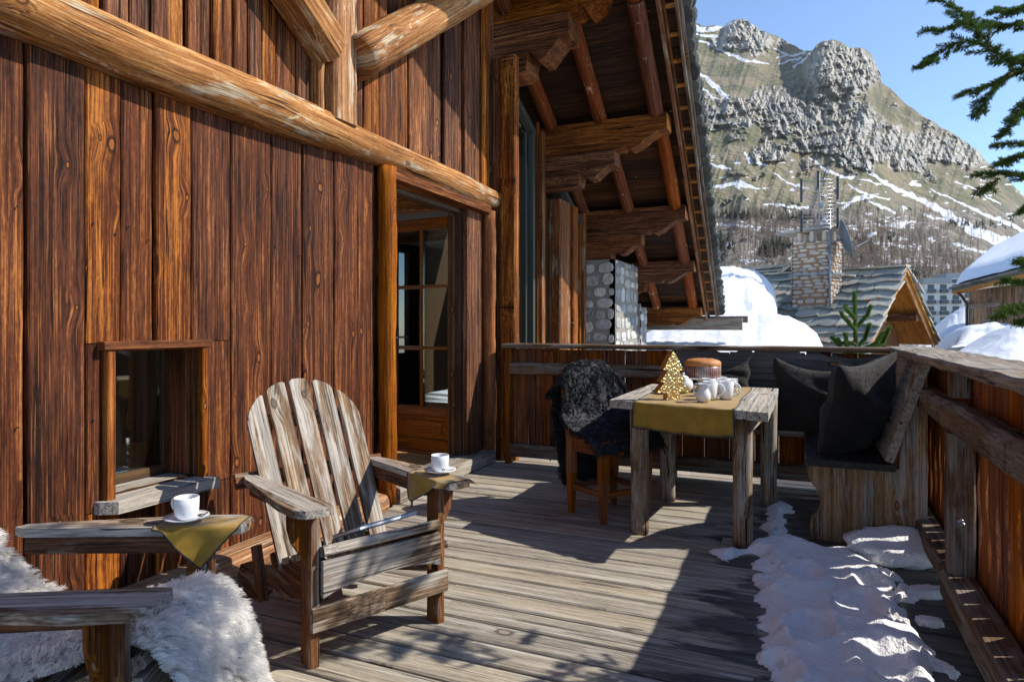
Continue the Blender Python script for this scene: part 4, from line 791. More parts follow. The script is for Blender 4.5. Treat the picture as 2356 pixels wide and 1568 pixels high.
# ---------------------------------------------------------------- cups, napkins, book
def cupset(c, rot, lab):
    mb = MB(); mb.lathe([(0, .0), (.030, 0), (.034, .003), (.047, .009), (.066, .015), (.067, .017), (.047, .013), (.030, .008), (0, .007)], n=36)
    s_ = build('saucer', mb, M['china']); s_.location = c; tag(s_, 'white saucer under the coffee cup ' + lab, 'saucer', 'white saucers on the armrests')
    mb = MB(); mb.lathe([(0, .002), (.022, .002), (.026, 0), (.029, .004), (.0355, .018), (.037, .045), (.037, .066), (.0358, .0675), (.0345, .066), (.0345, .045), (.032, .018), (.02, .008), (0, .007)], n=36)
    cu = build('cup', mb, M['china']); cu.location = c + V((0, 0, .009)); cu.rotation_euler = (0, 0, rot); tag(cu, 'straight white coffee cup ' + lab, 'cup', 'white cups on the armrests')
    mb = MB(); mb.lathe([(0, .045), (.0344, .045)], n=30); build('coffee', mb, M['coffee'], cu, True)
    mb = MB(); mb.log([(.036, 0, .055), (.052, 0, .056), (.057, 0, .042), (.050, 0, .026), (.034, 0, .022)], .004, 8, seg=12); build('handle', mb, M['china'], cu, True)
    mb = MB(); mb.log([(-.066, .010, .026), (-.052, -.02, .021), (-.040, -.045, .018)], [.0022, .0018, .003], 8, seg=8); mb.lathe([(0, 0), (.009, .002), (.011, .006), (.008, .004), (0, .003)], (-.068, .014, .024), 14)
    sp_ = build('teaspoon', mb, M['steel']); sp_.location = c; sp_.rotation_euler = (0, 0, rot); tag(sp_, 'small steel teaspoon on the saucer ' + lab, 'teaspoon', 'teaspoons on the saucers')
cup1 = loc(c2, .285, .09, .5895); cup2 = loc(c1, .31, .065, .5895)
cupset(cup1, FGA + 1.2, 'on the foreground chair arm'); cupset(cup2, MIDA + 1.4, 'on the far arm of the sunlit chair')
def napkin(ch_, y0, y1, depth, lab, front=False, inner=.237):
    def f(u, v):
        y = y0 + (y1 - y0) * u
        if v < .4: x = .39 - (v / .4) * (.39 - inner + .003); z = .5855 + .0015 * math.sin(u * 20)
        else:
            k = (v - .4) / .6; x = inner - .006 - .014 * k - .012 * math.sin(u * 11) * k; z = .583 - depth(u) * k
        if v < .12: z -= (.12 - v) * .25
        return loc(ch_, x, y, z)
    o = thing('napkin', lab, 'napkin', loc(ch_, .28, .05, .585), 0, 'mustard napkins under the cups')
    mb = MB(); mb.grid(f, 24, 22); cl_ = build('cloth', mb, M['mustard'], o); cl_.modifiers.new('thick', 'SOLIDIFY').thickness = .002
    mb = MB(); mb.log([f(0, v) for v in np.linspace(.05, 1, 16)] + [f(u, 1) for u in np.linspace(0, 1, 22)][1:] + [f(1, v) for v in np.linspace(1, .05, 16)][1:], .0026, 6); build('trim', mb, M['trim'], o)
    k = .32 if not front else .68; a = f(k, 1); b = f(k + .14, 1); a, b = (a, b); dn_ = (b - a) * .2 + V((0, 0, -.032)); out_ = (loc(ch_, -1, 0, 0) - loc(ch_, 0, 0, 0)) * .004
    a = a + out_; b = a + (b - a).normalized() * .028
    mb = MB(); P_ = [a, b, b + dn_, a + dn_]; Q_ = [p + out_ * .3 for p in P_]; mb.add(P_ + Q_, [(0, 1, 2, 3), (7, 6, 5, 4), (0, 4, 5, 1), (1, 5, 6, 2), (2, 6, 7, 3), (3, 7, 4, 0)])
    tg_ = build('cloth_tag', mb, M['tag'], o)
    mb = MB(); cc = (a + b + dn_) / 1 - a * 0; ctr = (P_[0] + P_[2]) / 2 + out_ * .6; ex = (b - a).normalized() * .006; ez = dn_.normalized() * .006
    mb.log([ctr - ez * .8 + ex * math.cos(t) * 1 + ez * math.sin(t) * 1 for t in np.linspace(0, 6.28, 13)], .0006, 4)
    for q in (-.7, .7): mb.log([ctr - ez * .8 + ex * q * .7 - ez * .7, ctr - ez * .8 + ex * q * .7 + ez * .7], .0005, 4)
    for q in range(5): mb.log([ctr + ez * 1.3 + ex * (q - 2) * .7 - ez * .3, ctr + ez * 1.3 + ex * (q - 2) * .7 + ez * .3], .0005, 4)
    build('print', mb, M['tagink'], tg_)
napkin(c2, -.085, .17, lambda u: .125 * max(0, 1 - abs(u - .44) / .44) ** 1.1 + .004, 'mustard napkin with black edging hanging in a point from the foreground chair arm')
napkin(c1, -.09, .19, lambda u: .02 + .085 * min(1, max(0, u - .25) / .5) - .05 * (u > .97), 'mustard napkin with black edging folded over the far arm of the sunlit chair', True)
bk = thing('magazine', 'blue covered magazine lying on the seat of the sunlit chair', 'magazine', loc(c1, .05, .12, .40), MIDA + .18)
mb = MB(); mb.board((-.14, .02, .012), (.13, .0, .016), .20, .010, (0, .37, .93), .001); build('pages', mb, M['pages'], bk, True)
mb = MB(); mb.board((-.142, .02, .0195), (.133, 0, .0235), .206, .0022, (0, .37, .93), .0005, seg=6, wob=.0006); mb.board((-.142, .02, .005), (.133, 0, .009), .206, .0022, (0, .37, .93), .0005); build('cover', mb, M['cover'], bk, True)
# ================================================================ table and what stands on it
tb = thing('dining_table', 'heavy old timber table with thick round legs and cracked grey top', 'table', (-.6, 4.3, 0))
for x, y in ((-.875, 3.845), (-.305, 3.845), (-.86, 4.64), (-.215, 4.80)):
    mb = MB(); mb.log([(x, y, 0), (x + random.uniform(-.005, .005), y, .35), (x, y, .712)], [.055, .055, .060], 10, .05, seg=14, flat=.85, freq=6); build('leg', mb, M['table'], tb)
fy = lambda x: 3.86 - .286 * (x + 1.06)
for x0, x1 in ((-1.06, -.70), (-.696, -.275), (-.270, -.165)):
    mb = MB(); n = 14; L_ = [(x0 + random.uniform(-.003, .003), fy(x0) + (5.06 - fy(x0)) * k / n) for k in range(n + 1)]; R_ = [(x1 + random.uniform(-.003, .003), fy(x1) + (5.06 - fy(x1)) * k / n) for k in range(n + 1)]
    if x1 > -.2: R_[0] = (x1 + .0, 3.60); L_[0] = (x0, 3.62)
    mb.prism(L_ + R_[::-1], (0, 0, .716), (1, 0, 0), (0, 1, 0), (0, 0, .046), grain='B'); build('top_plank', mb, M['ttop'], tb)
for p0, p1 in (((-.86, 3.84, .655), (-.31, 3.84, .655)), ((-.86, 4.7, .655), (-.22, 4.7, .655)), ((-.87, 3.88, .655), (-.86, 4.62, .655)), ((-.28, 3.9, .655), (-.22, 4.78, .655))):
    mb = MB(); mb.board(p0, p1, .03, .085, (0, 0, 1), .004, seg=5, wob=.001); build('apron', mb, M['table'], tb)
rX0, rX1 = -.905, -.335
def runner(u, v):
    x = rX0 + (rX1 - rX0) * u; L = 1.30; s = v * (L + .15)
    if s < .15:
        yb = fy(x) - .012; z = .768 - (.15 - s); wv = .010 * math.sin(u * 17 + 1) * (1 - s / .15) + .006 * math.sin(u * 31) * (1 - s / .15); return V((x + .008 * math.sin(u * 9) * (1 - s / .15), yb - .006 - wv - .004 * math.sin(s * 30), z - .012 * math.sin(u * 3.14)))
    y = fy(x) - .010 + (s - .15) * (4.99 - fy(x)) / L; return V((x + .006 * math.sin(y * 7), y, .7655 + .0022 * math.sin(x * 40 + y * 9) * math.sin(y * 21) + .003 * (fn1(x * 20, y * 20) - .5)))
rn_o = thing('table_runner', 'mustard linen runner with black stitched hem hanging over the table front', 'table runner', (-.6, 3.8, .77))
mb = MB(); mb.grid(runner, 60, 70); o = build('cloth', mb, M['mustard'], rn_o); md = o.modifiers.new('thick', 'SOLIDIFY'); md.thickness = .002
mb = MB(); mb.log([runner(0, v) + V((0, 0, .001)) for v in np.linspace(1, 0, 60)] + [runner(u, 0) for u in np.linspace(0, 1, 40)][1:] + [runner(1, v) + V((0, 0, .001)) for v in np.linspace(0, 1, 60)][1:], .0036, 5)
build('hem', mb, M['trim'], rn_o); mb = MB()
for u in np.linspace(.01, .99, 60): p = runner(u, 0); p2 = runner(u, .009); mb.log([p + V((0, -.002, 0)), p2 + V((0, -.003, 0))], .0013, 4)
for v in np.linspace(.0, .12, 18):
    for u in (0, 1): p = runner(u, v); p2 = runner(abs(u - .022), v); mb.log([p + V((0, -.002, .001)), p2 + V((0, -.003, .001))], .0013, 4)
build('stitching', mb, M['trim'], rn_o)['kind'] = 'stuff'
ZT = .7685
# golden tree
gt = thing('gold_tree_ornament', 'flat golden crinkled Christmas tree ornament standing at the front of the runner', 'ornament', (-.705, 3.97, ZT), math.radians(36))
o_ = [(0, .285), (.012, .27), (.058, .175), (.030, .172), (.075, .105), (.050, .100), (.098, .042), (.036, .040), (.036, .0)]; o_ = [(x * 1.12, z) for x, z in o_]; half = o_ + [(-x, z) for x, z in o_[::-1]][:-1] if False else [(x, z) for x, z in o_] + [(-x, z) for x, z in reversed(o_[1:])]
mb = MB(); mb.prism(half, (0, .0, 0), (1, 0, 0), (0, 0, 1), (0, .055, 0)); build('edge', mb, M['gold2'], gt, True)
mb = MB(); mb.prism([(x * .985, z * .99 + .001) for x, z in half], (0, -.003, 0), (1, 0, 0), (0, 0, 1), (0, .004, 0)); build('front_face', mb, M['gold'], gt, True)
# cake stand + cake
cs_ = at(1616, 0, 4.5); cs_.z = ZT; mb = MB(); mb.lathe([(0, 0), (.062, 0), (.064, .004), (.045, .012), (.030, .03), (.032, .06), (.05, .074), (.155, .080), (.162, .088), (.158, .090), (.14, .086), (0, .086)], n=40)
o = build('cake_stand', mb, M['china']); o.location = cs_; tag(o, 'white porcelain footed stand carrying the cake', 'cake stand')
ck = thing('panettone', 'low round golden brown cake in a patterned red paper case on the stand', 'cake', cs_ + V((0, 0, .0865)))
mb = MB(); mb.lathe([(0, .001), (.118, .001), (.121, .004), (.121, .078), (.119, .079), (.117, .076)], n=48); build('paper_case', mb, M['paper'], ck, True)
mb = MB(); nn_ = 48; pr_ = [(.1165, .074), (.122, .084), (.121, .098), (.112, .112), (.095, .120), (.06, .126), (.03, .127), (.001, .127)]; pts = []
for r, z in pr_:
    for j in range(nn_): t = 2 * math.pi * j / nn_; k = 1 + .03 * (fn1(math.cos(t) * 3 + r * 9, math.sin(t) * 3) - .5); pts.append((r * k * math.cos(t), r * k * math.sin(t), z + .009 * (fn1(math.cos(t) * r * 40, math.sin(t) * r * 40, 4.) - .5)))
mb.add(pts, [(i * nn_ + j, i * nn_ + (j + 1) % nn_, (i + 1) * nn_ + (j + 1) % nn_, (i + 1) * nn_ + j) for i in range(len(pr_) - 1) for j in range(nn_)], None, None, True); build('crust', mb, M['crust'], ck, True)
def put(mb, nm, px, t, lab, cat, group=None, rot=0., mat='china', dz=0.):
    p = at(px, 0, t); p.z = ZT + dz; o = build(nm, mb, M[mat]); o.location = p; o.rotation_euler = (0, 0, rot); return tag(o, lab, cat, group)
mb = MB(); mb.lathe([(0, 0), (.032, 0), (.036, .004), (.058, .03), (.064, .052), (.056, .078), (.036, .094), (.030, .098)], n=36); sb = put(mb, 'sugar_bowl', 1572, 4.32, 'round lidded white sugar bowl half hidden behind the golden tree', 'bowl')
mb = MB(); mb.lathe([(.034, .097), (.034, .101), (.02, .110), (.006, .114), (.006, .118), (.011, .124), (.007, .130), (.001, .131)], n=30); build('lid', mb, M['china'], sb, True)
mb = MB(); mb.lathe([(0, 0), (.03, 0), (.045, .006), (.066, .022), (.064, .023), (.04, .009), (0, .006)], n=32); put(mb, 'small_dish', 1528, 4.30, 'shallow white dish on the table left of the golden tree', 'dish')
def mug():
    mb = MB(); mb.lathe([(0, .003), (.030, .003), (.032, 0), (.036, .003), (.041, .014), (.0435, .04), (.0435, .104), (.042, .106), (.0405, .104), (.0405, .04), (.036, .012), (0, .008)], n=36); return mb
HA = [(.042, 0, .088), (.062, 0, .090), (.078, 0, .074), (.078, 0, .048), (.064, 0, .026), (.040, 0, .022)]
for px, t, lab in ((1633.5, 3.93, 'white mug at the front of the group just behind the creamer'), (1671, 3.95, 'white mug at the front right of the group on the runner'), (1630, 4.14, 'white mug in the back row behind the creamer'), (1664, 4.16, 'white mug in the back row nearest the stacked saucers')):
    o = put(mug(), 'mug', px, t, lab, 'mug', 'white mugs on the runner', YAW - .35); mb = MB(); mb.log(smooth([list(q) for q in HA], 2), .0055, 8); build('handle', mb, M['china'], o, True)
# creamer
mb = MB(); n = 32; pr_ = [(.0, 0), (.028, 0), (.038, .008), (.043, .028), (.040, .05), (.028, .074), (.024, .086), (.031, .104), (.029, .104), (.022, .086), (.026, .074), (.036, .05), (.036, .02), (0, .006)]; pts = []
for r, z in pr_:
    for j in range(n):
        t = 2 * math.pi * j / n; k = max(0, math.cos(t)) ** 6 * (z > .08) * (z - .08) * .9; pts.append((r * math.cos(t) + k, r * math.sin(t), z - k * .1))
mb.add(pts, [(i * n + j, i * n + (j + 1) % n, (i + 1) * n + (j + 1) % n, (i + 1) * n + j) for i in range(len(pr_) - 1) for j in range(n)], None, None, True)
o = put(mb, 'creamer', 1618, 3.80, 'little bellied white milk jug in front of the mugs', 'jug', None, YAW - .6); mb = MB(); mb.log(smooth([[-.030, 0, .098], [-.05, 0, .10], [-.057, 0, .07], [-.05, 0, .04], [-.04, 0, .03]], 2), .0045, 8); build('handle', mb, M['china'], o, True)
for k in range(5):
    mb = MB(); mb.lathe([(0, 0), (.035, 0), (.05, .006), (.072, .013), (.0725, .015), (.05, .009), (0, .005)], n=30); put(mb, 'saucer', 1672, 4.42, ('lowest', 'second lowest', 'middle', 'second highest', 'topmost')[k] + ' white saucer in the stack behind the right hand mugs', 'saucer', 'stacked saucers behind the mugs', dz=.012 * k + .02 * (k > 0))
# ================================================================ chair with black fleece
e1 = V((-.84, .55, 0)).normalized(); e2 = V((.55, .84, 0)).normalized(); A0 = V((-1.115, 3.917, 0))
st = thing('wooden_chair', 'reddish brown wooden chair with tapered legs hidden under a black fleece', 'chair', A0)
def sp(a, b, z): return A0 + e1 * a + e2 * b + V((0, 0, z))
for a, b in ((0, 0), (0, .36)):
    mb = MB(); mb.board(sp(a, b, 0), sp(a, b, .26), .034, .034, e1, .004, w1=.058, t1=.052); mb.board(sp(a, b, .261), sp(a, b, .50), .058, .052, e1, .004); build('leg', mb, M['stool'], st)
for a, b in ((.31, 0), (.31, .36)):
    mb = MB(); mb.board(sp(a, b, 0), sp(a, b, .26), .034, .036, e1, .004, w1=.05, t1=.058); mb.board(sp(a, b, .261), sp(a + .0, b, .48), .05, .058, e1, .004); mb.board(sp(a, b, .481), sp(a + .085, b, .90), .05, .055, e1, .004, t1=.04); build('leg', mb, M['stool'], st)
for z, h in ((.17, .035), (.44, .07)):
    for p, q in (((.02, 0), (.29, 0)), ((.02, .36), (.29, .36)), ((0, .03), (0, .33)), ((.31, .03), (.31, .33))):
        mb = MB(); mb.board(sp(*p, z), sp(*q, z), .026, h, (0, 0, 1), .003); build('stretcher' if z < .3 else 'seat_rail', mb, M['stool'], st)
mb = MB(); mb.board(sp(.155, -.03, .49), sp(.155, .39, .49), .36, .025, (0, 0, 1), .006); build('seat', mb, M['stool'], st)
mb = MB(); mb.board(sp(.385, .02, .84), sp(.385, .34, .84), .03, .10, (0, 0, 1), .004); build('backrest', mb, M['stool'], st)
bf = smooth([(-.06, .44), (.0, .53), (.14, .545), (.25, .60), (.28, .72), (.27, .90), (.33, .985), (.42, .97), (.47, .86), (.475, .6), (.46, .36), (.43, .16)])
def bfl(u, v):
    a, z = polyline(bf, v); wv = .56 if v < .62 else .38 - .06 * (v - .62); c = .18; b = c + (u - .5) * (wv + .05 * math.sin(v * 11)); k = fn1(u * 3, v * 6, 7.) - .5
    if v > .62: b += -.03 * (v - .62)
    z -= .16 * (abs(u - .5) * 2) ** 2.5 * math.exp(-((v - .5) / .13) ** 2); return sp(a + .06 * k, b + .03 * k, max(z + .04 * k, .03))
bt = thing('black_fleece', 'curly black sheepskin thrown over the back of the wooden chair', 'sheepskin', sp(.3, .18, .6))
mb = MB(); mb.grid(bfl, 24, 50); build('hide', mb, M['hide'], bt)
mb = MB(); mb.grid(lambda u, v: bfl(.02 + u * .96, .66 + .33 * v) + e1 * .012 - e2 * .015, 8, 16)
mb2 = MB(); fur(mb2, lambda u, v: bfl(v, u), 6500, .036, .55, V((0, 0, -.5)), .0018, 4, 6, .010, mask=lambda u, v: u < .66 or v > .86 or v < .10 or random.random() < .12, jit=1.3); build('wool', mb2, M['furblack'], bt)
# ================================================================ corner bench
bn = thing('corner_bench', 'L-shaped carved wooden bench in the terrace corner with wavy backrest', 'bench', (.2, 5.2, 0))
mb = MB(); o = [(.035, .0), (.60, 0), (.60, 1.0), (.565, 1.015), (.50, .86), (.47, .46), (.47, .43), (.02, .43), (.015, .38), (.03, .33), (.065, .28), (.085, .21), (.07, .16), (.04, .13), (.03, .08)]; mb.prism([q for q in o if True], (0, 4.115, 0), (1, 0, 0), (0, 0, 1), (0, .035, 0), grain='B'); build('end_panel', mb, M['bench'], bn)
mb = MB(); o = [(-.90, 0), (-.90, .43), (-.93, .43), (-.93, 0)]; mb.board((-.93, 5.18, 0), (-.93, 5.18, .43), .30, .03, (1, 0, 0)); build('end_panel', mb, M['bench'], bn)
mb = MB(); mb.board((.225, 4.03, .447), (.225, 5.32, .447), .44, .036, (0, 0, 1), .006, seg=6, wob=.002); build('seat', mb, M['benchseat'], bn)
mb = MB(); mb.board((-1.0, 5.17, .447), (.0, 5.17, .447), .26, .036, (0, 0, 1), .006, seg=6, wob=.001); build('seat', mb, M['rail'], bn)
def yb_(zx, zy):
    px = (2500 + .2971 * zx) / 1.7385; py = (1350 + .2971 * zy) / 1.7385; D = FW + RT * ((px - 1178) / 1530); t = 5.30 / D.y; return (D.x * t, 1.2 + (750 - py) / 1530 * t)
crv = [yb_(*q) for q in ((600, 230), (640, 165), (700, 125), (765, 108), (785, 130), (805, 150), (850, 125), (930, 108), (1010, 118), (1065, 150), (1075, 135), (1110, 112), (1170, 150), (1260, 190), (1390, 215), (1480, 200), (1560, 150), (1640, 130), (1690, 145), (1715, 205), (1780, 160), (1880, 130), (1960, 118), (2060, 120), (2160, 140), (2260, 165), (2356, 195))]
x = crv[-1][0]; crv += [(x + a, b) for a, b in ((.02, .985), (.06, 1.005), (.12, 1.01), (.17, .99), (.20, .975), (.22, 1.0), (.25, .985), (.33, .965), (.42, .98), (.50, 1.0), (.55, 1.0))]
crv = [(a, b) for a, b in crv if a < .60]
hole = lambda cx, cz, r=.028: None
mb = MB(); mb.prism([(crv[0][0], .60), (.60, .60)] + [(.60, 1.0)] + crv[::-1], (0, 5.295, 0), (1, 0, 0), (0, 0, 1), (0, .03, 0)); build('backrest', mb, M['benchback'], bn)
mb = MB()
for cx in (-.62, -.08, .33):
    for dx_, dz in ((-.035, 0), (.035, 0), (0, .04)): mb.prism([(cx + dx_ + .022 * math.cos(t), .90 + dz + .022 * math.sin(t)) for t in np.linspace(0, 5.9, 12)], (0, 5.2925, 0), (1, 0, 0), (0, 0, 1), (0, .002, 0))
build('clover_dark_discs', mb, M['blackmetal'], bn)['kind'] = 'stuff'  # black discs laid on the board paint the dark of the clover holes
# side back, leaning outwards; its carved edge runs along y
mb = MB(); ys = np.linspace(4.06, 5.28, 90); top = lambda y: .565 + .04 * abs(math.sin((y - 4.06) * 9.5)) - .06 * (math.sin((y - 4.06) * 5.1) ** 8) + .012 * math.sin(y * 31)
A_ = V((0, 1, 0)); B_ = V((.17, 0, .52)).normalized(); mb.prism([(y, 0) for y in ys] + [(y, top(y)) for y in ys[::-1]], (.395, 0, .48), A_, B_, V((.04, 0, -.013))); build('backrest', mb, M['cap'], bn, label='grey side backrest with carved spiky top edge')
def pillow(nm, c, ax_, up, a, b, T, lab, rot=0., fold=0.):
    ax_ = V(ax_).normalized(); up = (V(up) - ax_ * V(up).dot(ax_)).normalized(); nn = ax_.cross(up); c = V(c); cr, sr = math.cos(rot), math.sin(rot); ex = ax_ * cr + up * sr; ey = up * cr - ax_ * sr
    def f(side):
        def g(u, v):
            U, W = u * 2 - 1, v * 2 - 1; x = a * U * (1 - .08 * (1 - W * W)); y = b * W * (1 - .08 * (1 - U * U)); th = T * max(0, (1 - U * U) * (1 - W * W)) ** .42; th *= 1 + .35 * (fn1(U * 1.6 + c.x * 9, W * 1.6 + c.y, 3.) - .5)
            wr = .016 * math.sin((U + W) * 5 + 2 * math.sin(W * 3)) * (1 - abs(U * W)) * (th / T); y -= fold * max(0, W) * (1 - U * U) * .5; x += .01 * math.sin(W * 7)
            return c + ex * x + ey * y + nn * side * (th + wr)
        return g
    mb = MB(); mb.grid(f(-1), 40, 40); mb.grid(lambda u, v: f(1)(1 - u, v), 40, 40); m2 = mb
    for sd in (-1, 1): fur(m2, f(sd) if sd < 0 else (lambda u, v: f(1)(1 - u, v)), 6500, .007, .1, V((0, 0, -.3)), .0009, 1, 1, .004, jit=1.)
    o = build(nm, mb, M['cushion']); return tag(o, lab, 'cushion', 'dark cushions on the corner bench')
pillow('cushion', (.075, 5.13, .70), (1, -.05, 0), (0, .22, 1), .30, .27, .11, 'big dark furry cushion leaning on the rear backrest behind the table corner', -.06, .12)
pillow('cushion', (.285, 4.38, .73), (.58, .81, 0), (.30, -.1, 1), .275, .31, .12, 'dark furry cushion standing upright against the carved side backrest', .12, .06)
pillow('cushion', (-.63, 5.12, .80), (1, 0, 0), (0, .35, 1), .29, .17, .10, 'crumpled dark furry cushion behind the cake on the bench', .10, .25)
# ================================================================ snow on the deck
PO = [(1775, 1148), (1830, 1163), (1815, 1195), (1800, 1238), (1840, 1246), (1900, 1262), (1965, 1262), (2010, 1300), (2075, 1328), (2105, 1372), (2120, 1430), (2160, 1490), (2200, 1545), (2230, 1640), (1730, 1680), (1745, 1600), (1740, 1540), (1735, 1480), (1735, 1400), (1732, 1345), (1748, 1300), (1722, 1278), (1655, 1292), (1638, 1268), (1700, 1262), (1745, 1245), (1755, 1195)]
def dk(px, py): D = FW + RT * ((px - 1178) / 1530); t = 1.2 / ((py - 750) / 1530); return (D.x * t, D.y * t)
PD = np.array([dk(*q) for q in PO]); gx = np.arange(-.75, .62, .011); gy = np.arange(1.55, 4.9, .013); GX, GY = np.meshgrid(gx, gy, indexing='ij')
ins = np.zeros(GX.shape, bool); dist = np.full(GX.shape, 9.)
for i in range(len(PD)):
    x0, y0 = PD[i]; x1, y1 = PD[(i + 1) % len(PD)]; c_ = ((y0 > GY) != (y1 > GY)) & (GX < (x1 - x0) * (GY - y0) / (y1 - y0 + 1e-12) + x0); ins ^= c_
    k = np.clip(((GX - x0) * (x1 - x0) + (GY - y0) * (y1 - y0)) / ((x1 - x0) ** 2 + (y1 - y0) ** 2), 0, 1); dist = np.minimum(dist, np.hypot(GX - x0 - k * (x1 - x0), GY - y0 - k * (y1 - y0)))
sd = np.where(ins, dist, -dist) + (fbm(GX * 9, GY * 9, 0., 4, .5) - .5) * .16 - .012 - .10 * np.clip((GX - .18) / .3, 0, 1) * (fbm(GX * 8, GY * 8, 0., 3) > .5)
h = np.clip(sd / .11, 0, 1) ** .9 * (.03 + .05 * fbm(GX * 4, GY * 4, 0., 3)) + (fbm(GX * 26, GY * 26, 0., 4) - .5) * .012 * (sd > 0)
for fx, fy_, r in ((.20, 3.05, .10), (.02, 2.78, .09), (.26, 2.62, .10), (.0, 3.4, .08), (.18, 2.2, .1), (-.1, 2.4, .08), (.30, 3.38, .09)):
    dd_ = np.hypot((GX - fx) / 1.0, (GY - fy_) / 1.6) + (fbm(GX * 12, GY * 12, 0., 3) - .5) * .06; h = h - .050 * np.clip(1 - (dd_ / r) ** 2, 0, 1) + .018 * np.exp(-((dd_ - r * 1.15) / .025) ** 2)
h = np.where(sd > 0, np.maximum(h, .003), -.02); keep = sd > -.006
ii = np.arange(GX.size).reshape(GX.shape); q = np.stack([ii[:-1, :-1], ii[1:, :-1], ii[1:, 1:], ii[:-1, 1:]], -1); kq = keep[:-1, :-1] | keep[1:, :-1] | keep[1:, 1:] | keep[:-1, 1:]
mb = MB(); mb.add([(a, b, c) for a, b, c in zip(GX.ravel(), GY.ravel(), (h + .001).ravel())], [tuple(int(v_) for v_ in f) for f in q[kq]], None, .5, True)
tag(build('snow', mb, M['dsnow']), 'trodden patch of old snow melting on the terrace boards', kind='stuff')
def lump(nm, c, rx, ry, rz, lab, tilt=(0, 0, 0), grp=None, seed=0.):
    mb = MB(); n1_, n2_ = 28, 16; pts = []
    for i in range(n2_ + 1):
        ph = math.pi * i / n2_
        for j in range(n1_):
            t = 2 * math.pi * j / n1_; d_ = V((math.sin(ph) * math.cos(t), math.sin(ph) * math.sin(t), math.cos(ph))); k = 1 + .75 * (fn1(d_.x * 1.7 + seed, d_.y * 1.7, d_.z * 1.7 + 5) - .5) + .25 * (fn1(d_.x * 6 + seed, d_.y * 6, d_.z * 6) - .5); pts.append((d_.x * rx * k, d_.y * ry * k, max(-1, min(.8, d_.z * 1.6)) * rz * (1 + .3 * (k - 1))))
    mb.add(pts, [(i * n1_ + j, (i + 1) * n1_ + j, (i + 1) * n1_ + (j + 1) % n1_, i * n1_ + (j + 1) % n1_) for i in range(n2_) for j in range(n1_)], None, None, True)
    o = build(nm, mb, M['dsnow']); o.location = c; o.rotation_euler = tilt; return tag(o, lab, 'snow lump', grp)
lump('snow_slab', (.44, 3.93, .065), .22, .17, .05, 'tilted slab of icy snow leaning below the bench end panel', (.18, -.10, .3))
lump('snow_lump', (.50, 3.45, .02), .10, .045, .025, 'thin icy lump on the wet boards below the side railing', (0, 0, .5), seed=3.); lump('snow_lump', (.46, 3.12, .015), .05, .03, .018, 'smallest icy crumb on the wet boards right of the snow patch', (0, 0, .2), seed=9.)
#@@TREES
# ================================================================ spruce beside the terrace
NL = []
def needles(V_, F_, p0, p1, dens=1100, L=.0165, wd=.00115, ang=.9, up=.15, top=True):
    p0 = np.array(p0); p1 = np.array(p1); d = p1 - p0; ln = np.linalg.norm(d); n = max(3, int(dens * ln)); d = d / ln; a = np.cross(d, [0, 0, 1.]); a /= np.linalg.norm(a) + 1e-9; b = np.cross(a, d)
    t = RNG.random(n); th = RNG.uniform(0, 2 * np.pi, n); rad = np.cos(th)[:, None] * a + np.sin(th)[:, None] * b; rad[:, 2] += up
    dr_ = rad * math.sin(ang) + d * math.cos(ang) * RNG.uniform(.6, 1.3, n)[:, None]; dr_ /= np.linalg.norm(dr_, axis=1)[:, None]; base = p0 + d * (t * ln)[:, None]; l = L * RNG.uniform(.75, 1.15, n)[:, None]; tip = base + dr_ * l
    s = np.cross(dr_, RNG.normal(size=(n, 3))); s /= np.linalg.norm(s, axis=1)[:, None]; s *= wd; b0 = len(V_) and sum(len(q) for q in V_); mid = base + dr_ * l * .6
    V_.append(np.stack([base - s * .7, base + s * .7, mid + s, tip, mid - s], 1).reshape(-1, 3)); F_.append(n)
def finish_needles(V_, F_, name, mat, parent):
    vv = np.concatenate(V_); n = len(vv) // 5; me = bpy.data.meshes.new(name); me.vertices.add(len(vv)); me.vertices.foreach_set('co', vv.astype(np.float32).ravel())
    me.loops.add(n * 5); me.loops.foreach_set('vertex_index', np.arange(n * 5, dtype=np.int32)); me.polygons.add(n); me.polygons.foreach_set('loop_start', np.arange(0, n * 5, 5, dtype=np.int32)); me.polygons.foreach_set('loop_total', np.full(n, 5, dtype=np.int32)); me.update(calc_edges=True)
    me.materials.append(mat); o = bpy.data.objects.new(name, me); S.collection.objects.link(o); o.parent = parent; o.location = -parent.location; return o
TX, TY = 1.62, 1.95
sprc = thing('spruce_tree', 'green spruce reaching in from the right with short dense needles against the sky', 'tree', (TX, TY, -3.2))
mb = MB(); mb.log([(TX, TY, -3.2), (TX, TY + .03, 1), (TX + .02, TY, 5.8)], [.16, .11, .015], 14, .05, seg=20); build('trunk', mb, M['bark'], sprc)
tw = MB(); NV, NF = [], []
def frond(pts, dens=1000, sub=.16, r=.003, L=.0165, gap=.045, keep=None):
    P = [V(p) for p in pts]; tw.log(P, [r * (1 - .6 * i / len(P)) for i in range(len(P))], 5)
    for a, b in zip(P, P[1:]): needles(NV, NF, a, b, dens, L)
    tot = sum((b - a).length for a, b in zip(P, P[1:])); s = gap * .6; sgn = 1
    while s < tot - .02:
        q = V(polyline([list(p) for p in P], s / tot)); q2 = V(polyline([list(p) for p in P], min(1, s / tot + .02))); d = (q2 - q)
        if d.length > 1e-6:
            d.normalize(); sd_ = d.cross(V((0, 0, 1))).normalized() * sgn; l = sub * (1 - .65 * s / tot) * random.uniform(.6, 1.1); e = q + (d * .75 + sd_ * .65 + V((0, 0, random.uniform(-.30, .02)))).normalized() * l
            if keep is None or keep(e): tw.log([q, e], [r * .55, r * .3], 4); needles(NV, NF, q, e, dens, L)
        sgn = -sgn; s += gap * random.uniform(.7, 1.3)
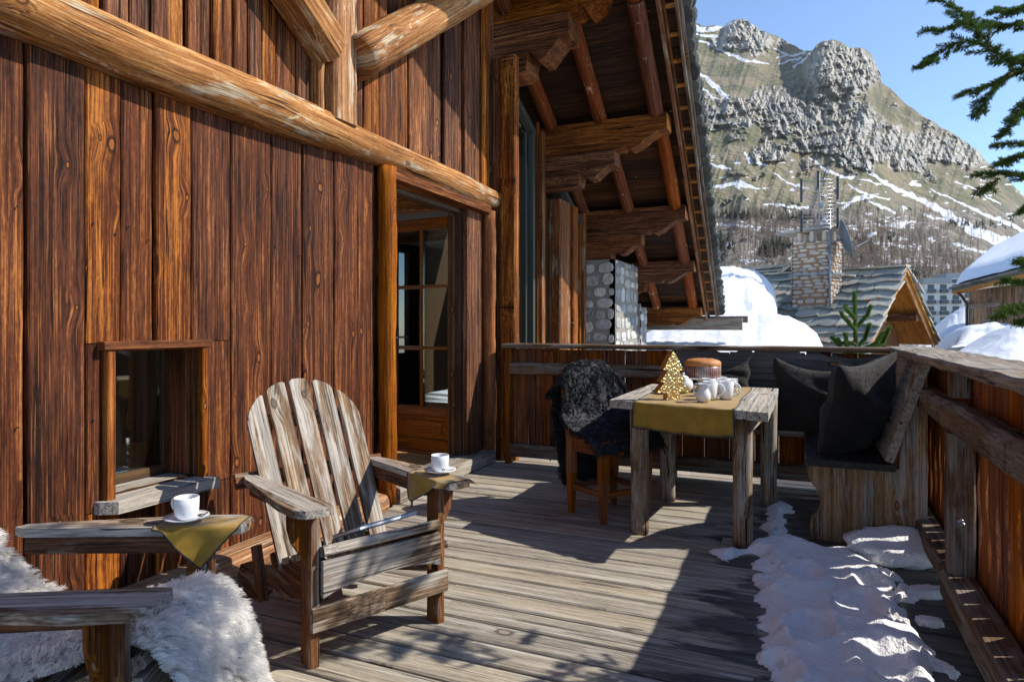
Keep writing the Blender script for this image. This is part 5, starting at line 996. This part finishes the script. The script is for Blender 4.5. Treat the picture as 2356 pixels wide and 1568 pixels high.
VB = [([(2470, 190), (2356, 149), (2292, 123), (2251, 67), (2195, 12), (2130, -8)], 2.45), ([(2292, 123), (2240, 92), (2195, 100), (2150, 128), (2120, 154)], 2.42), ([(2251, 67), (2215, 52), (2170, 70), (2122, 68)], 2.5),
      ([(2400, 165), (2340, 165), (2290, 190), (2245, 205), (2203, 222)], 2.5), ([(2330, 168), (2290, 200), (2262, 235), (2246, 272)], 2.4), ([(2420, 190), (2370, 230), (2330, 285), (2297, 318)], 2.45), ([(2400, 60), (2360, 50), (2310, 62), (2262, 50)], 2.6),
      ([(2440, 0), (2380, 8), (2320, 30), (2290, 20)], 2.55), ([(2420, 320), (2370, 330), (2325, 328), (2282, 336)], 2.5), ([(2440, 420), (2380, 405), (2310, 395), (2236, 402)], 2.4), ([(2430, 440), (2390, 450), (2360, 475), (2345, 492)], 2.5), ([(2440, 380), (2370, 352), (2330, 362), (2300, 378)], 2.45),
      ([(2430, 600), (2380, 600), (2338, 598)], 2.3), ([(2440, 655), (2370, 650), (2307, 642)], 2.35), ([(2440, 700), (2370, 700), (2330, 712), (2290, 732)], 2.3), ([(2430, 250), (2380, 245), (2340, 240)], 2.6), ([(2400, 110), (2370, 115), (2330, 150)], 2.6), ([(2300, 410), (2280, 425), (2265, 440)], 2.42), ([(2440, 760), (2380, 730), (2340, 745)], 2.3)]
for pts, t in VB:
    P = [at(x, y, t + .05 * i * random.uniform(-1, 1)) for i, (x, y) in enumerate(pts)]; frond(smooth([list(p) for p in P], 1), 1900, .10, .0032, .0185, .026)
def inview(e):
    q = FW.dot(e); r = RT.dot(e); return q > .1 and r / q * 1530 + 1178 < 2385
zz = -2.2
while zz < 5.6:
    Lb = 1.12 if zz < 4.2 else 1.12 * (1 - (zz - 4.2) / 1.6)
    for k in range((14 if 2.1 < zz < 4.2 else 8) if zz > .5 else 4):
        an = random.uniform(0, 6.28); L = Lb * random.uniform(.7, 1.05); p0 = V((TX, TY, zz + random.uniform(-.1, .1))); dv_ = V((math.cos(an), math.sin(an), 0)); 
        if p0.y + dv_.y * L > 2.75 and zz > 1.6: L *= .62
        tip = p0 + dv_ * L + V((0, 0, -.12 * L)); mid = p0 + dv_ * L * .55 + V((0, 0, .02))
        if inview(tip): tip = p0 + dv_ * L * .55; mid = p0 + dv_ * L * .3
        if inview(tip): continue
        frond([p0, mid, tip], 800, .30, .007, .022, .085, keep=lambda e: not inview(e))
        for f_ in (.45, .75):
            q = p0.lerp(tip, f_)
            for sg in (-1, 1):
                e = q + (dv_ * .6 + V((-dv_.y, dv_.x, 0)) * .8 * sg + V((0, 0, -.2))) * L * .38 * (1.2 - f_)
                if not inview(e): frond([q, e], 800, .15, .004, .022, .08, keep=lambda e: not inview(e))
    zz += .24 if not 2.1 < zz < 4.2 else .13
build('twigs', tw, M['twig'], sprc)['kind'] = 'stuff'
nd_ = finish_needles(NV, NF, 'needles', M['needle'], sprc); nd_['kind'] = 'stuff'
# little pine behind the rear railing
pn_ = at(1968, 800, 8.5); pt = thing('young_pine', 'bright green young pine sticking up behind the rear railing', 'young tree', (pn_.x, pn_.y, -3))
NV2, NF2 = [], []; mb = MB()
mb.log([(pn_.x, pn_.y, -3), at(1968, 860, 8.5), at(1970, 780, 8.5), at(1966, 676, 8.5)], [.05, .03, .018, .008], 8)
def pshoot(a, b, L=.042): needles(NV2, NF2, a, b, 5200, L * 1.25, .0026, .62, .25)
pshoot(at(1969, 800, 8.5), at(1966, 674, 8.5))
for q in (((1969, 760), (1940, 728), (1936, 720)), ((1969, 755), (1995, 725), (2003, 706)), ((1969, 790), (1935, 790), (1928, 782)), ((1969, 800), (1990, 780), (2000, 748)), ((1972, 810), (2015, 790), (2030, 768)), ((1975, 815), (2030, 790), (2045, 756)), ((1969, 830), (1935, 800), (1916, 778)), ((1969, 735), (1950, 715), (1946, 706)), ((1969, 820), (1950, 800), (1945, 770))):
    P = [at(x, y, 8.5 + random.uniform(-.15, .15)) for x, y in q]; mb.log(P, [.012, .009, .005], 6)
    for a, b in zip(P, P[1:]): pshoot(a, b)
build('trunk', mb, M['twig'], pt); finish_needles(NV2, NF2, 'needles', M['pineedle'], pt)['kind'] = 'stuff'
#@@VILLAGE
# ================================================================ neighbouring roofs
def bank(nm, prof, ybase, t0, t1, lab, cat='snow-covered roof', wall=None, amp=.12, thick=.45, tag_=True):
    mb = MB(); xs = [p[0] for p in prof]; ys = [p[1] for p in prof]; n = 70; m_ = 34; x0, x1 = xs[0], xs[-1]
    def f(u, v):
        px = x0 + (x1 - x0) * u; yt = np.interp(px, xs, ys) + 9 * (fn1(px * .035, t0) - .5) + 4 * (fn1(px * .12, t0) - .5)
        if v <= .8: k = v / .8; s = math.sin(k * 1.5708) ** .8 * .5 + k * .5; p = at(px, ybase + (yt - ybase) * s, t0 + (t1 - t0) * k); p.z += .35 * amp * (fn1(p.x * 5, p.y * 5, 3.) - .5) * min(1, 4 * (1 - k)) + amp * (fn1(p.x * 1.3, p.y * 1.3, t0) - .5) * min(1, 4 * (1 - k)); return p
        k = (v - .8) / .2; p = at(px, yt, t1); return p + FW * (2.2 * k) + V((0, 0, -1.4 * k * k))
    mb.grid(f, n, m_); th = thing(nm, lab, cat, at((x0 + x1) / 2, ybase, (t0 + t1) / 2)); build('snow_cover', mb, M['snow'], th)
    mb = MB(); a, b, c, d = f(0, 0), f(1, 0), f(1, .8), f(0, .8); dn_ = V((0, 0, -.12)); P = [p + V((0, 0, -.25)) for p in (a, b, c, d)]; Q = [p + V((0, 0, -.2)) for p in P]
    mb.add(P + Q, [(0, 1, 2, 3), (7, 6, 5, 4), (0, 4, 5, 1), (1, 5, 6, 2), (2, 6, 7, 3), (3, 7, 4, 0)]); build('roof', mb, M['dslate'], th)
    mb = MB(); Q = [p + V((0, 0, -.46)) for p in (a, b, c, d)]; ctr = (Q[0] + Q[2]) / 2; Q = [ctr + (p - ctr) * .88 for p in Q]; R_ = [V((p.x, p.y, -6)) for p in Q]; mb.add(Q + R_, [(0, 4, 5, 1), (1, 5, 6, 2), (2, 6, 7, 3), (3, 7, 4, 0)]); build('wall', mb, M['barn'], th); return th
bank('snowy_roof', [(1380, 775), (1465, 768), (1520, 757), (1570, 745), (1620, 735), (1700, 727), (1780, 722), (1815, 726), (1848, 742), (1878, 762), (1895, 800)], 830, 10.5, 14.5, 'snow-covered lower roof directly behind the rear railing')
bank('snowy_roof', [(1560, 640), (1600, 622), (1655, 611), (1700, 613), (1735, 620), (1762, 638), (1780, 660), (1788, 700)], 770, 15.0, 19, 'higher snow mound on the roof left of the stone chimney', amp=.3)
# slate-roofed house with stone chimney
PB = at(2090, 622, 18); nG = (RT * .65 - FW * .76).normalized(); hG = (RT * .76 + FW * .65).normalized(); cG, sG = math.cos(math.radians(40)), math.sin(math.radians(40))
hs = thing('slate_roof_house', 'house with steep rough slate roof, orange boarded gable and stone chimney', 'house', V((PB.x, PB.y, -4)))
def slope(sgn, L, ln, nm, rows, wmin, wmax):
    dn_ = hG * sgn * cG + V((0, 0, -sG)); up_ = (hG * sgn * sG + V((0, 0, cG))); mb = MB(); rl = L / rows
    for r in range(rows - 1, -1, -1):
        x = random.uniform(-.1, 0)
        while x < ln:
            w_ = random.uniform(wmin, wmax); x1 = min(x + w_, ln + .05); n = 6; o = [(x + .01, r * rl - .12), (x1 - .01, r * rl - .12)]
            k = random.choice((2, 3)); o += [(x1 - .012 - (x1 - x - .024) * (i + (random.uniform(-.2, .2) if 0 < i < k else 0)) / k, (r + 1) * rl + random.uniform(-.09, .10)) for i in range(k + 1)]
            th_ = random.uniform(.03, .055); tl = random.uniform(.0, .02); P_ = [PB - nG * a + dn_ * b + up_ * (.05 + .085 * max(0, (b - r * rl + .12) / (rl + .12)) + tl) for a, b in o]; Q_ = [p + up_ * th_ for p in P_]; m_ = len(o)
            F = [tuple(range(m_)), tuple(range(2 * m_ - 1, m_ - 1, -1))] + [(i, i + m_, (i + 1) % m_ + m_, (i + 1) % m_) for i in range(m_)]
            mb.add(P_ + Q_, F if sgn < 0 else [f[::-1] for f in F]); x = x1
    build(nm, mb, M['slate'], hs)
    mb = MB(); q = [PB - nG * .03 + dn_ * 0, PB - nG * ln, PB - nG * ln + dn_ * L, PB - nG * .03 + dn_ * L]; Q = [p + up_ * .05 for p in q]; ctr_faces = [(0, 1, 2, 3), (7, 6, 5, 4), (0, 4, 5, 1), (1, 5, 6, 2), (2, 6, 7, 3), (3, 7, 4, 0)]; mb.add(q + Q, ctr_faces, [( (p - PB).dot(dn_), (p - PB).dot(nG), 0) for p in q + Q]); build('soffit', mb, M['orange'], hs)
slope(-1, 3.9, 7.5, 'roof', 11, .35, 1.15); slope(1, 3.2, 7.5, 'roof', 9, .4, 1.1)
mb = MB(); x = 0
while x < 7.4:
    w_ = random.uniform(.4, .8); a = PB - nG * x + V((0, 0, .13)); mb.board(a, a - nG * w_ + V((0, 0, random.uniform(-.02, .03))), .34, .05, (0, 0, 1), .01); x += w_ - .04
build('ridge_slates', mb, M['slate'], hs)
mb = MB()
for sgn, L in ((-1, 3.85), (1, 3.1)):
    dn_ = hG * sgn * cG + V((0, 0, -sG)); mb.board(PB - nG * .12 + V((0, 0, -.09)), PB - nG * .12 + dn_ * L + V((0, 0, -.09)), .05, .16, dn_.cross(nG), .005)
build('barge_board', mb, M['orange'], hs)
gw = PB - nG * 1.0; mb = MB(); mb.prism([(0, -.06), (2.2, -.06 - 2.2 * sG / cG), (2.2, -7), (-2.5, -7), (-2.5, -.06 - 2.5 * sG / cG)], gw, hG, (0, 0, 1), -nG * .1, grain='B'); mb.cur = 0; build('gable_wall', mb, M['orange'], hs)
mb = MB(); mb.prism([(2.0, -1.8), (2.0, -7), (-2.2, -7), (-2.2, -2.0)], gw - nG * .4, hG, (0, 0, 1), -nG * 6, grain='B'); build('wall', mb, M['barn'], hs)
for a, z in ((1.15, -1.25), (-1.2, -1.3)): mb = MB(); mb.board(gw - nG * .3 + hG * a + V((0, 0, z)), gw + nG * .85 + hG * a + V((0, 0, z)), .2, .22, (0, 0, 1), .02); build('purlin', mb, M['brown'], hs)
mb = MB(); mo = MB(); cc0 = PB - nG * 2.55 - hG * 1.40; cc0.z = .2; CW, CD, CH = 1.06, .74, 3.35
for z0, k in ((0, 1),):
    fo = cc0 - nG * 0; stones(mb, mo, fo - hG * 0, nG, (0, 0, 1), -hG, CW, CH, .07, .17, .16, .42, .028); stones(mb, mo, fo + nG * CW, hG, (0, 0, 1), nG, CD, CH, .06, .13, .1, .25, .028); stones(mb, mo, fo + hG * CD + nG * CW, -nG, (0, 0, 1), hG, CW, CH, .1, .2, .2, .4, .05); stones(mb, mo, fo + hG * CD, -hG, (0, 0, 1), -nG, CD, CH, .1, .2, .2, .4, .05)
chm = build('chimney', mb, M['cstone'], hs); build('mortar', mo, M['cmortar'], chm); tp = cc0 + V((0, 0, CH)); ctr = tp + nG * CW / 2 + hG * CD / 2
mb = MB()
for a in (-.36, 0, .36):
    for b in (-.22, .22): mb = MB(); mb.board(ctr + nG * a + hG * b + V((0, 0, -.02)), ctr + nG * a + hG * b + V((0, 0, .30)), .15, .12, nG, .02, seg=3, wob=.015); build('cap_stone', mb, M['cstone'], chm)
mb = MB(); mb.board(ctr - nG * .95 + V((0, 0, .32)), ctr + nG * .62 + V((0, 0, .38)), .95, .06, (0, 0, 1), .01, seg=6, wob=.03); mb.board(ctr - nG * .3 + V((0, 0, .39)), ctr + nG * .6 + V((0, 0, .44)), .7, .07, (0, 0, 1), .02, seg=4, wob=.04); build('cap_slab', mb, M['slate'], chm)
mb = MB(); base = cc0 - hG * .10 - nG * .06; mb.board(base + V((0, 0, 1.18)), base + nG * (CW + .12) + V((0, 0, 1.18)), .03, .26, (0, 0, 1), .003); mb.board(base + nG * (CW + .12) + V((0, 0, 1.22)), base + nG * (CW + .12) + hG * .9 + V((0, 0, 1.95)), .03, .18, (0, 0, 1), .003); build('flashing', mb, M['galv'], chm)
for z in (2.45,): mb = MB(); mb.board(cc0 - hG * .075 - nG * .06 + V((0, 0, z)), cc0 - hG * .075 + nG * (CW + .08) + V((0, 0, z)), .03, .05, (0, 0, 1), .003); mb.board(cc0 + nG * (CW + .08) + V((0, 0, z)), cc0 + nG * (CW + .08) + hG * CD + V((0, 0, z)), .03, .05, (0, 0, 1), .003); build('strap', mb, M['galv'], chm)
# aerial
mp = cc0 + nG * (CW + .06) - hG * .12; ae = thing('tv_aerial', 'grid aerial with dark reflector panels on a mast at the stone chimney', 'aerial', V((mp.x, mp.y, 1.3)))
mb = MB(); mb.log([V((mp.x, mp.y, 1.3)), V((mp.x, mp.y, 4.35))], .03, 10); build('mast', mb, M['galv'], ae)
g0 = V((mp.x, mp.y, 4.40)) - RT * .28; U_ = (RT * .97 + FW * -.2).normalized()
mb = MB()
for k in range(15): z = -.62 + k * .1; L = .82 if z < 1 else .4; mb.log([g0 + U_ * -.42 + V((0, 0, z)), g0 + U_ * .42 + V((0, 0, z))], .007, 5)
build('reflector_rods', mb, M['steel'], ae)['kind'] = 'stuff'
for a, z0, z1 in ((-.46, .18, .82), (-.46, -.62, -.05), (.46, .22, .86), (.46, -.55, .0), (-.03, .55, 1.02)): mb = MB(); mb.board(g0 + U_ * a + V((0, 0, z0)), g0 + U_ * a + V((0, 0, z1)), .06, .03, FW, .005); build('side_panel', mb, M['blackmetal'], ae)
mb = MB(); mb.log([g0 + V((0, 0, -.6)), g0 + V((0, 0, .95))], .018, 6); mb.log([g0 - FW * .05, g0 - FW * .25 + V((0, 0, .05))], .015, 6); mb.log([g0 + V((0, 0, -.1)), V((mp.x, mp.y, 4.25))], .02, 6); mb.board(g0 - FW * .1 + V((0, 0, .0)), g0 - FW * .1 + V((0, 0, .12)), .12, .08, FW, .01); build('boom', mb, M['galv'], ae)
dc = V((mp.x, mp.y, 3.55)) + RT * .33; sd_ = thing('satellite_dish', 'dark satellite dish seen edge-on beside the chimney mast', 'satellite dish', dc)
Nn = (RT * .96 - FW * .28 + V((0, 0, .28))).normalized(); Ud = Nn.cross(FW).normalized(); Vd = Nn.cross(Ud); mb = MB(); mb.grid(lambda u, v: dc + (Ud * math.cos(v * 6.2832) * .52 + Vd * math.sin(v * 6.2832) * .42) * u + Nn * (.12 * u * u), 8, 28); o = build('reflector', mb, M['gutter'] if False else plain('dish_grey', (.10, .13, .15), .5), sd_); o.modifiers.new('t', 'SOLIDIFY').thickness = .015
mb = MB(); e = dc + Nn * .72 + V((0, 0, -.12)); mb.log([dc - V((0, 0, .40)), e + V((0, 0, -.10)), e], .014, 6); mb.log([dc, V((mp.x, mp.y, 3.5))], .02, 6); build('feed_arm', mb, M['galv'], sd_)
mb = MB(); mb.log([e - Nn * .06, e + Nn * .05 + V((0, 0, .04)), e + Nn * .16 + V((0, 0, .02))], [.05, .045, .04], 10); build('receiver', mb, M['china'], sd_)
mb = MB(); pts = [V((mp.x, mp.y, 3.4)) - hG * .05 + V((.04 * math.sin(k * 2.1), .0, -.16 * k)) for k in range(10)]; mb.log(pts, .008, 5); mb.log([pts[3], pts[3] - nG * .35 + V((0, 0, .1)), pts[4] - nG * .1, pts[5] - nG * .3, pts[6]], .008, 5, seg=14); build('cable', mb, M['blackmetal'], ae)
# small slate gable behind the snow mound
def simple_house(nm, lab, P0, n_, h_, L, w, pitch, roofmat, wallmat, snowth=0, base=-6, over=.3, gable='orange'):
    c_, s_2 = math.cos(pitch), math.sin(pitch); th = thing(nm, lab, 'house', V((P0.x, P0.y, base)))
    for sg in (-1, 1):
        dn_ = h_ * sg * c_ + V((0, 0, -s_2)); up_ = h_ * sg * s_2 + V((0, 0, c_)); q = [P0, P0 - n_ * L, P0 - n_ * L + dn_ * w, P0 + dn_ * w]; Q = [p + up_ * .12 for p in q]; mb = MB(); mb.add(q + Q, [(0, 1, 2, 3), (7, 6, 5, 4), (0, 4, 5, 1), (1, 5, 6, 2), (2, 6, 7, 3), (3, 7, 4, 0)])
        if not snowth:
            for r in range(6):
                x = 0
                while x < L: w_ = random.uniform(.4, .8); mb.board(P0 - n_ * (x + w_ / 2) + dn_ * (w * r / 6) + up_ * .14, P0 - n_ * (x + w_ / 2) + dn_ * (w * (r + 1) / 6 + .05) + up_ * .20, w_ - .02, .04, up_, .01); x += w_
        rf = build('roof', mb, M[roofmat], th)
        if snowth:
            mb = MB(); mb.grid(lambda u, v: P0 + n_ * (.1 - u * (L + .2)) + dn_ * (w * (v * 1.02 - .01)) + up_ * (.13 + snowth * (min(1, 8 * v, 8 * (1.0 - v)) ** .5) * min(1, 12 * u, 12 * (1 - u)) ** .5), 40, 24); build('snow_cover', mb, M['snow'], rf)
    g = P0 - n_ * over * 2; hw = w * c_ * .86; mb = MB(); mb.prism([(0, -.1), (hw, -.1 - hw * s_2 / c_), (hw, base - P0.z), (-hw, base - P0.z), (-hw, -.1 - hw * s_2 / c_)], g, h_, (0, 0, 1), -n_ * (L - over * 4), grain='B'); build('wall', mb, M[wallmat], th); return th
simple_house('far_slate_house', 'small far slate roof with pale gable boards left of the chimney', at(1818, 612, 32), (RT * .5 - FW * .86).normalized(), (RT * .86 + FW * .5).normalized(), 6, 2.6, math.radians(30), 'slsnow', 'orange')
# snow-laden chalet at the right
rc = thing('board_house', 'board-clad house under thick snow at the right edge with small brown windows', 'house', at(2300, 740, 24) - V((0, 0, 4)))
wa, wb = at(2229, 700, 25.5), at(2520, 700, 20.5); wdir = (wb - wa); wdir.z = 0; WL = wdir.length; wdir.normalize(); wn_ = V((wdir.y, -wdir.x, 0))
if wn_.dot(FW) > 0: wn_ = -wn_
mb = MB(); x = 0
while x < WL:
    w_ = random.uniform(.10, .2); a = V((wa.x, wa.y, 0)) + wdir * (x + w_ / 2); zt = 2.55 + .20 * x * .3; mb.board(a + V((0, 0, -4)), a + V((0, 0, zt)), w_ - .012, .04, wn_, .004); x += w_
build('wall', mb, M['barn'], rc); mb = MB(); q = [V((wa.x, wa.y, 0)) - wn_ * .06, V((wa.x, wa.y, 0)) - wn_ * .06 + wdir * WL, V((wa.x, wa.y, 0)) - wn_ * 8 + wdir * WL, V((wa.x, wa.y, 0)) - wn_ * 8]; mb.add([p + V((0, 0, -4)) for p in q] + [p + V((0, 0, 2.4)) for p in q], [(3, 2, 1, 0), (4, 5, 6, 7), (0, 1, 5, 4), (1, 2, 6, 5), (2, 3, 7, 6), (3, 0, 4, 7)]); build('side_wall', mb, M['barn'], rc)
mb = MB(); a = V((wa.x, wa.y, 0)) + wn_ * .04; mb.board(a + V((0, 0, 1.95)), a + wdir * 1.55 + V((0, 0, 2.0)), .05, .16, (0, 0, 1), .01); mb.board(a + wdir * 1.6 + V((0, 0, -1)), a + wdir * 1.6 + V((0, 0, 2.6)), .05, .05, wn_, .005); build('trim_board', mb, M['cap'], rc)
for x in (.72, 1.14 + 1.2, 2.85):
    mb = MB(); p = a + wdir * x; mb.board(p + V((0, 0, 1.42)), p + wdir * .62 + V((0, 0, 1.42)), .07, .09, (0, 0, 1), .005); mb.board(p + wdir * .30 + V((0, 0, .6)), p + wdir * .30 + V((0, 0, 1.37)), .06, .07, wn_, .004); o = build('window', mb, M['cap'], rc)
    mb = MB(); mb.board(p + wdir * .15 + V((0, 0, .62)), p + wdir * .15 + V((0, 0, 1.37)), .23, .03, wn_, .003); mb.board(p + wdir * .46 + V((0, 0, .62)), p + wdir * .46 + V((0, 0, 1.37)), .23, .03, wn_, .003); build('shutter', mb, plain('brown_shutter', (.09, .03, .015), .6), o)
e0, e1_ = at(2193, 664, 24.6), at(2520, 580, 19.6); r0, r1_ = at(2266, 598, 32), at(2620, 440, 28)
def bil(u, v, up=0.): p = e0.lerp(e1_, u).lerp(r0.lerp(r1_, u), v); p.z += up; return p
mb = MB(); P = [bil(0, 0), bil(1, 0), bil(1, 1), bil(0, 1)]; Q = [p + V((0, 0, -.12)) for p in P]; mb.add(P + Q, [(0, 1, 2, 3), (7, 6, 5, 4), (0, 4, 5, 1), (1, 5, 6, 2), (2, 6, 7, 3), (3, 7, 4, 0)])
for k in range(22): mb.board(bil(k / 22, -.01, .03), bil((k + .94) / 22, -.01, .03 + random.uniform(-.02, .03)), .35, .07, (0, 0, 1), .01)
rf = build('roof', mb, M['slsnow'], rc); mb = MB(); mb.grid(lambda u, v: bil(u, .06 + .98 * v, .04 + .42 * min(1, 10 * v) ** .5 * min(1, 14 * u + .15) ** .5 + .10 * fn1(u * 5, v * 5)), 40, 20); build('snow_cover', mb, M['snow'], rf)
mb = MB(); mb.board(bil(0, .02, -.2), bil(1, .02, -.2), .05, .14, (0, 0, 1), .01); build('fascia', mb, M['orange'], rc); mb = MB()
for k in range(40): p = bil(k / 40, .0, -.14); mb.board(p, p + (r0 - e0).normalized() * .7, .08, .08, (0, 0, 1), .005)
build('rafter_tails', mb, M['orange'], rc)['kind'] = 'stuff'
mb = MB(); g = bil(.04, 0, -.2); mb.log([g, g + V((.1, 0, -.08)), V((wa.x, wa.y, 2.05)) + wn_ * .08, V((wa.x, wa.y, 1.9)) + wn_ * .08, V((wa.x, wa.y, -2)) + wn_ * .08], .05, 8); build('downpipe', mb, M['gutter'], rc)
bank('snowy_roof', [(2148, 776), (2165, 755), (2195, 725), (2228, 702), (2260, 700), (2300, 720)], 778, 27, 33, 'sunlit snow-covered roof below the apartment block', amp=.05)
bank('snowy_roof', [(2190, 800), (2205, 768), (2225, 752), (2250, 745), (2290, 742), (2330, 745), (2400, 752), (2600, 770)], 800, 15.5, 20, 'rounded blue-shaded snow mound on the roof below the board-clad house', amp=.2)
bank('snowy_roof', [(2208, 838), (2222, 815), (2255, 798), (2290, 775), (2330, 752), (2356, 742), (2420, 720), (2700, 650)], 850, 8.6, 12, 'large shaded snow bank on the roof right behind the side railing', amp=.12)
# apartment blocks in the valley
def block(P0, w, d, h, fl_, nb, lab, rot):
    o = thing('apartment_block', lab, 'apartment block', P0, rot, 'white apartment blocks in the valley'); mb = MB(); mb.box((0, 0, 0), (w, d, h), .01); build('wall', mb, M['white'], o, True); mb = MB(); mb.box((-.5, -.5, h + .01), (w * .7, d, h + 1.2), .01); build('roof', mb, M['galv'], o, True)
    for i in range(fl_):
        for j in range(nb):
            x = w * (j + .18) / nb; z = h - (i + 1) * 2.45 + .3; mb = MB(); mb.box((x, -.9, z), (x + w / nb * .6, -.02, z + .85), .01); b = build('balcony', mb, M['dkwin'], o, True); mb = MB(); mb.box((x + .1, -.06, z + .95), (x + w / nb * .56, -.015, z + 1.9), .01); build('window', mb, M['dkwin'], o, True)
block(at(2128, 652, 150) - V((0, 0, 20)) + V((0, 0, 0)), 7.6, 8, 20, 7, 3, 'white apartment block with dark balconies in the valley, lower one', YAW - .2)
block(at(2180, 640, 155) - V((0, 0, 22)), 6, 8, 22, 8, 2, 'taller white apartment block with dark balconies partly behind the snowy eave', YAW - .2)

#@@HAZE
hm = bpy.data.materials.new('air'); hm.use_nodes = True; hm.node_tree.nodes.remove(hm.node_tree.nodes['Principled BSDF']); pv = hm.node_tree.nodes.new('ShaderNodeVolumePrincipled')
pv.inputs['Color'].default_value = (.85, .92, 1, 1); pv.inputs['Density'].default_value = .00005; pv.inputs['Anisotropy'].default_value = .3; hm.node_tree.links.new(pv.outputs[0], hm.node_tree.nodes['Material Output'].inputs['Volume'])
mb = MB(); mb.add([(x, y, z) for z in (-30, 700) for x, y in ((-900, -100), (1600, -100), (1600, 1700), (-900, 1700))], [(3, 2, 1, 0), (4, 5, 6, 7), (0, 1, 5, 4), (1, 2, 6, 5), (2, 3, 7, 6), (3, 0, 4, 7)])
tag(build('haze', mb, hm), 'thin mountain air', kind='stuff')
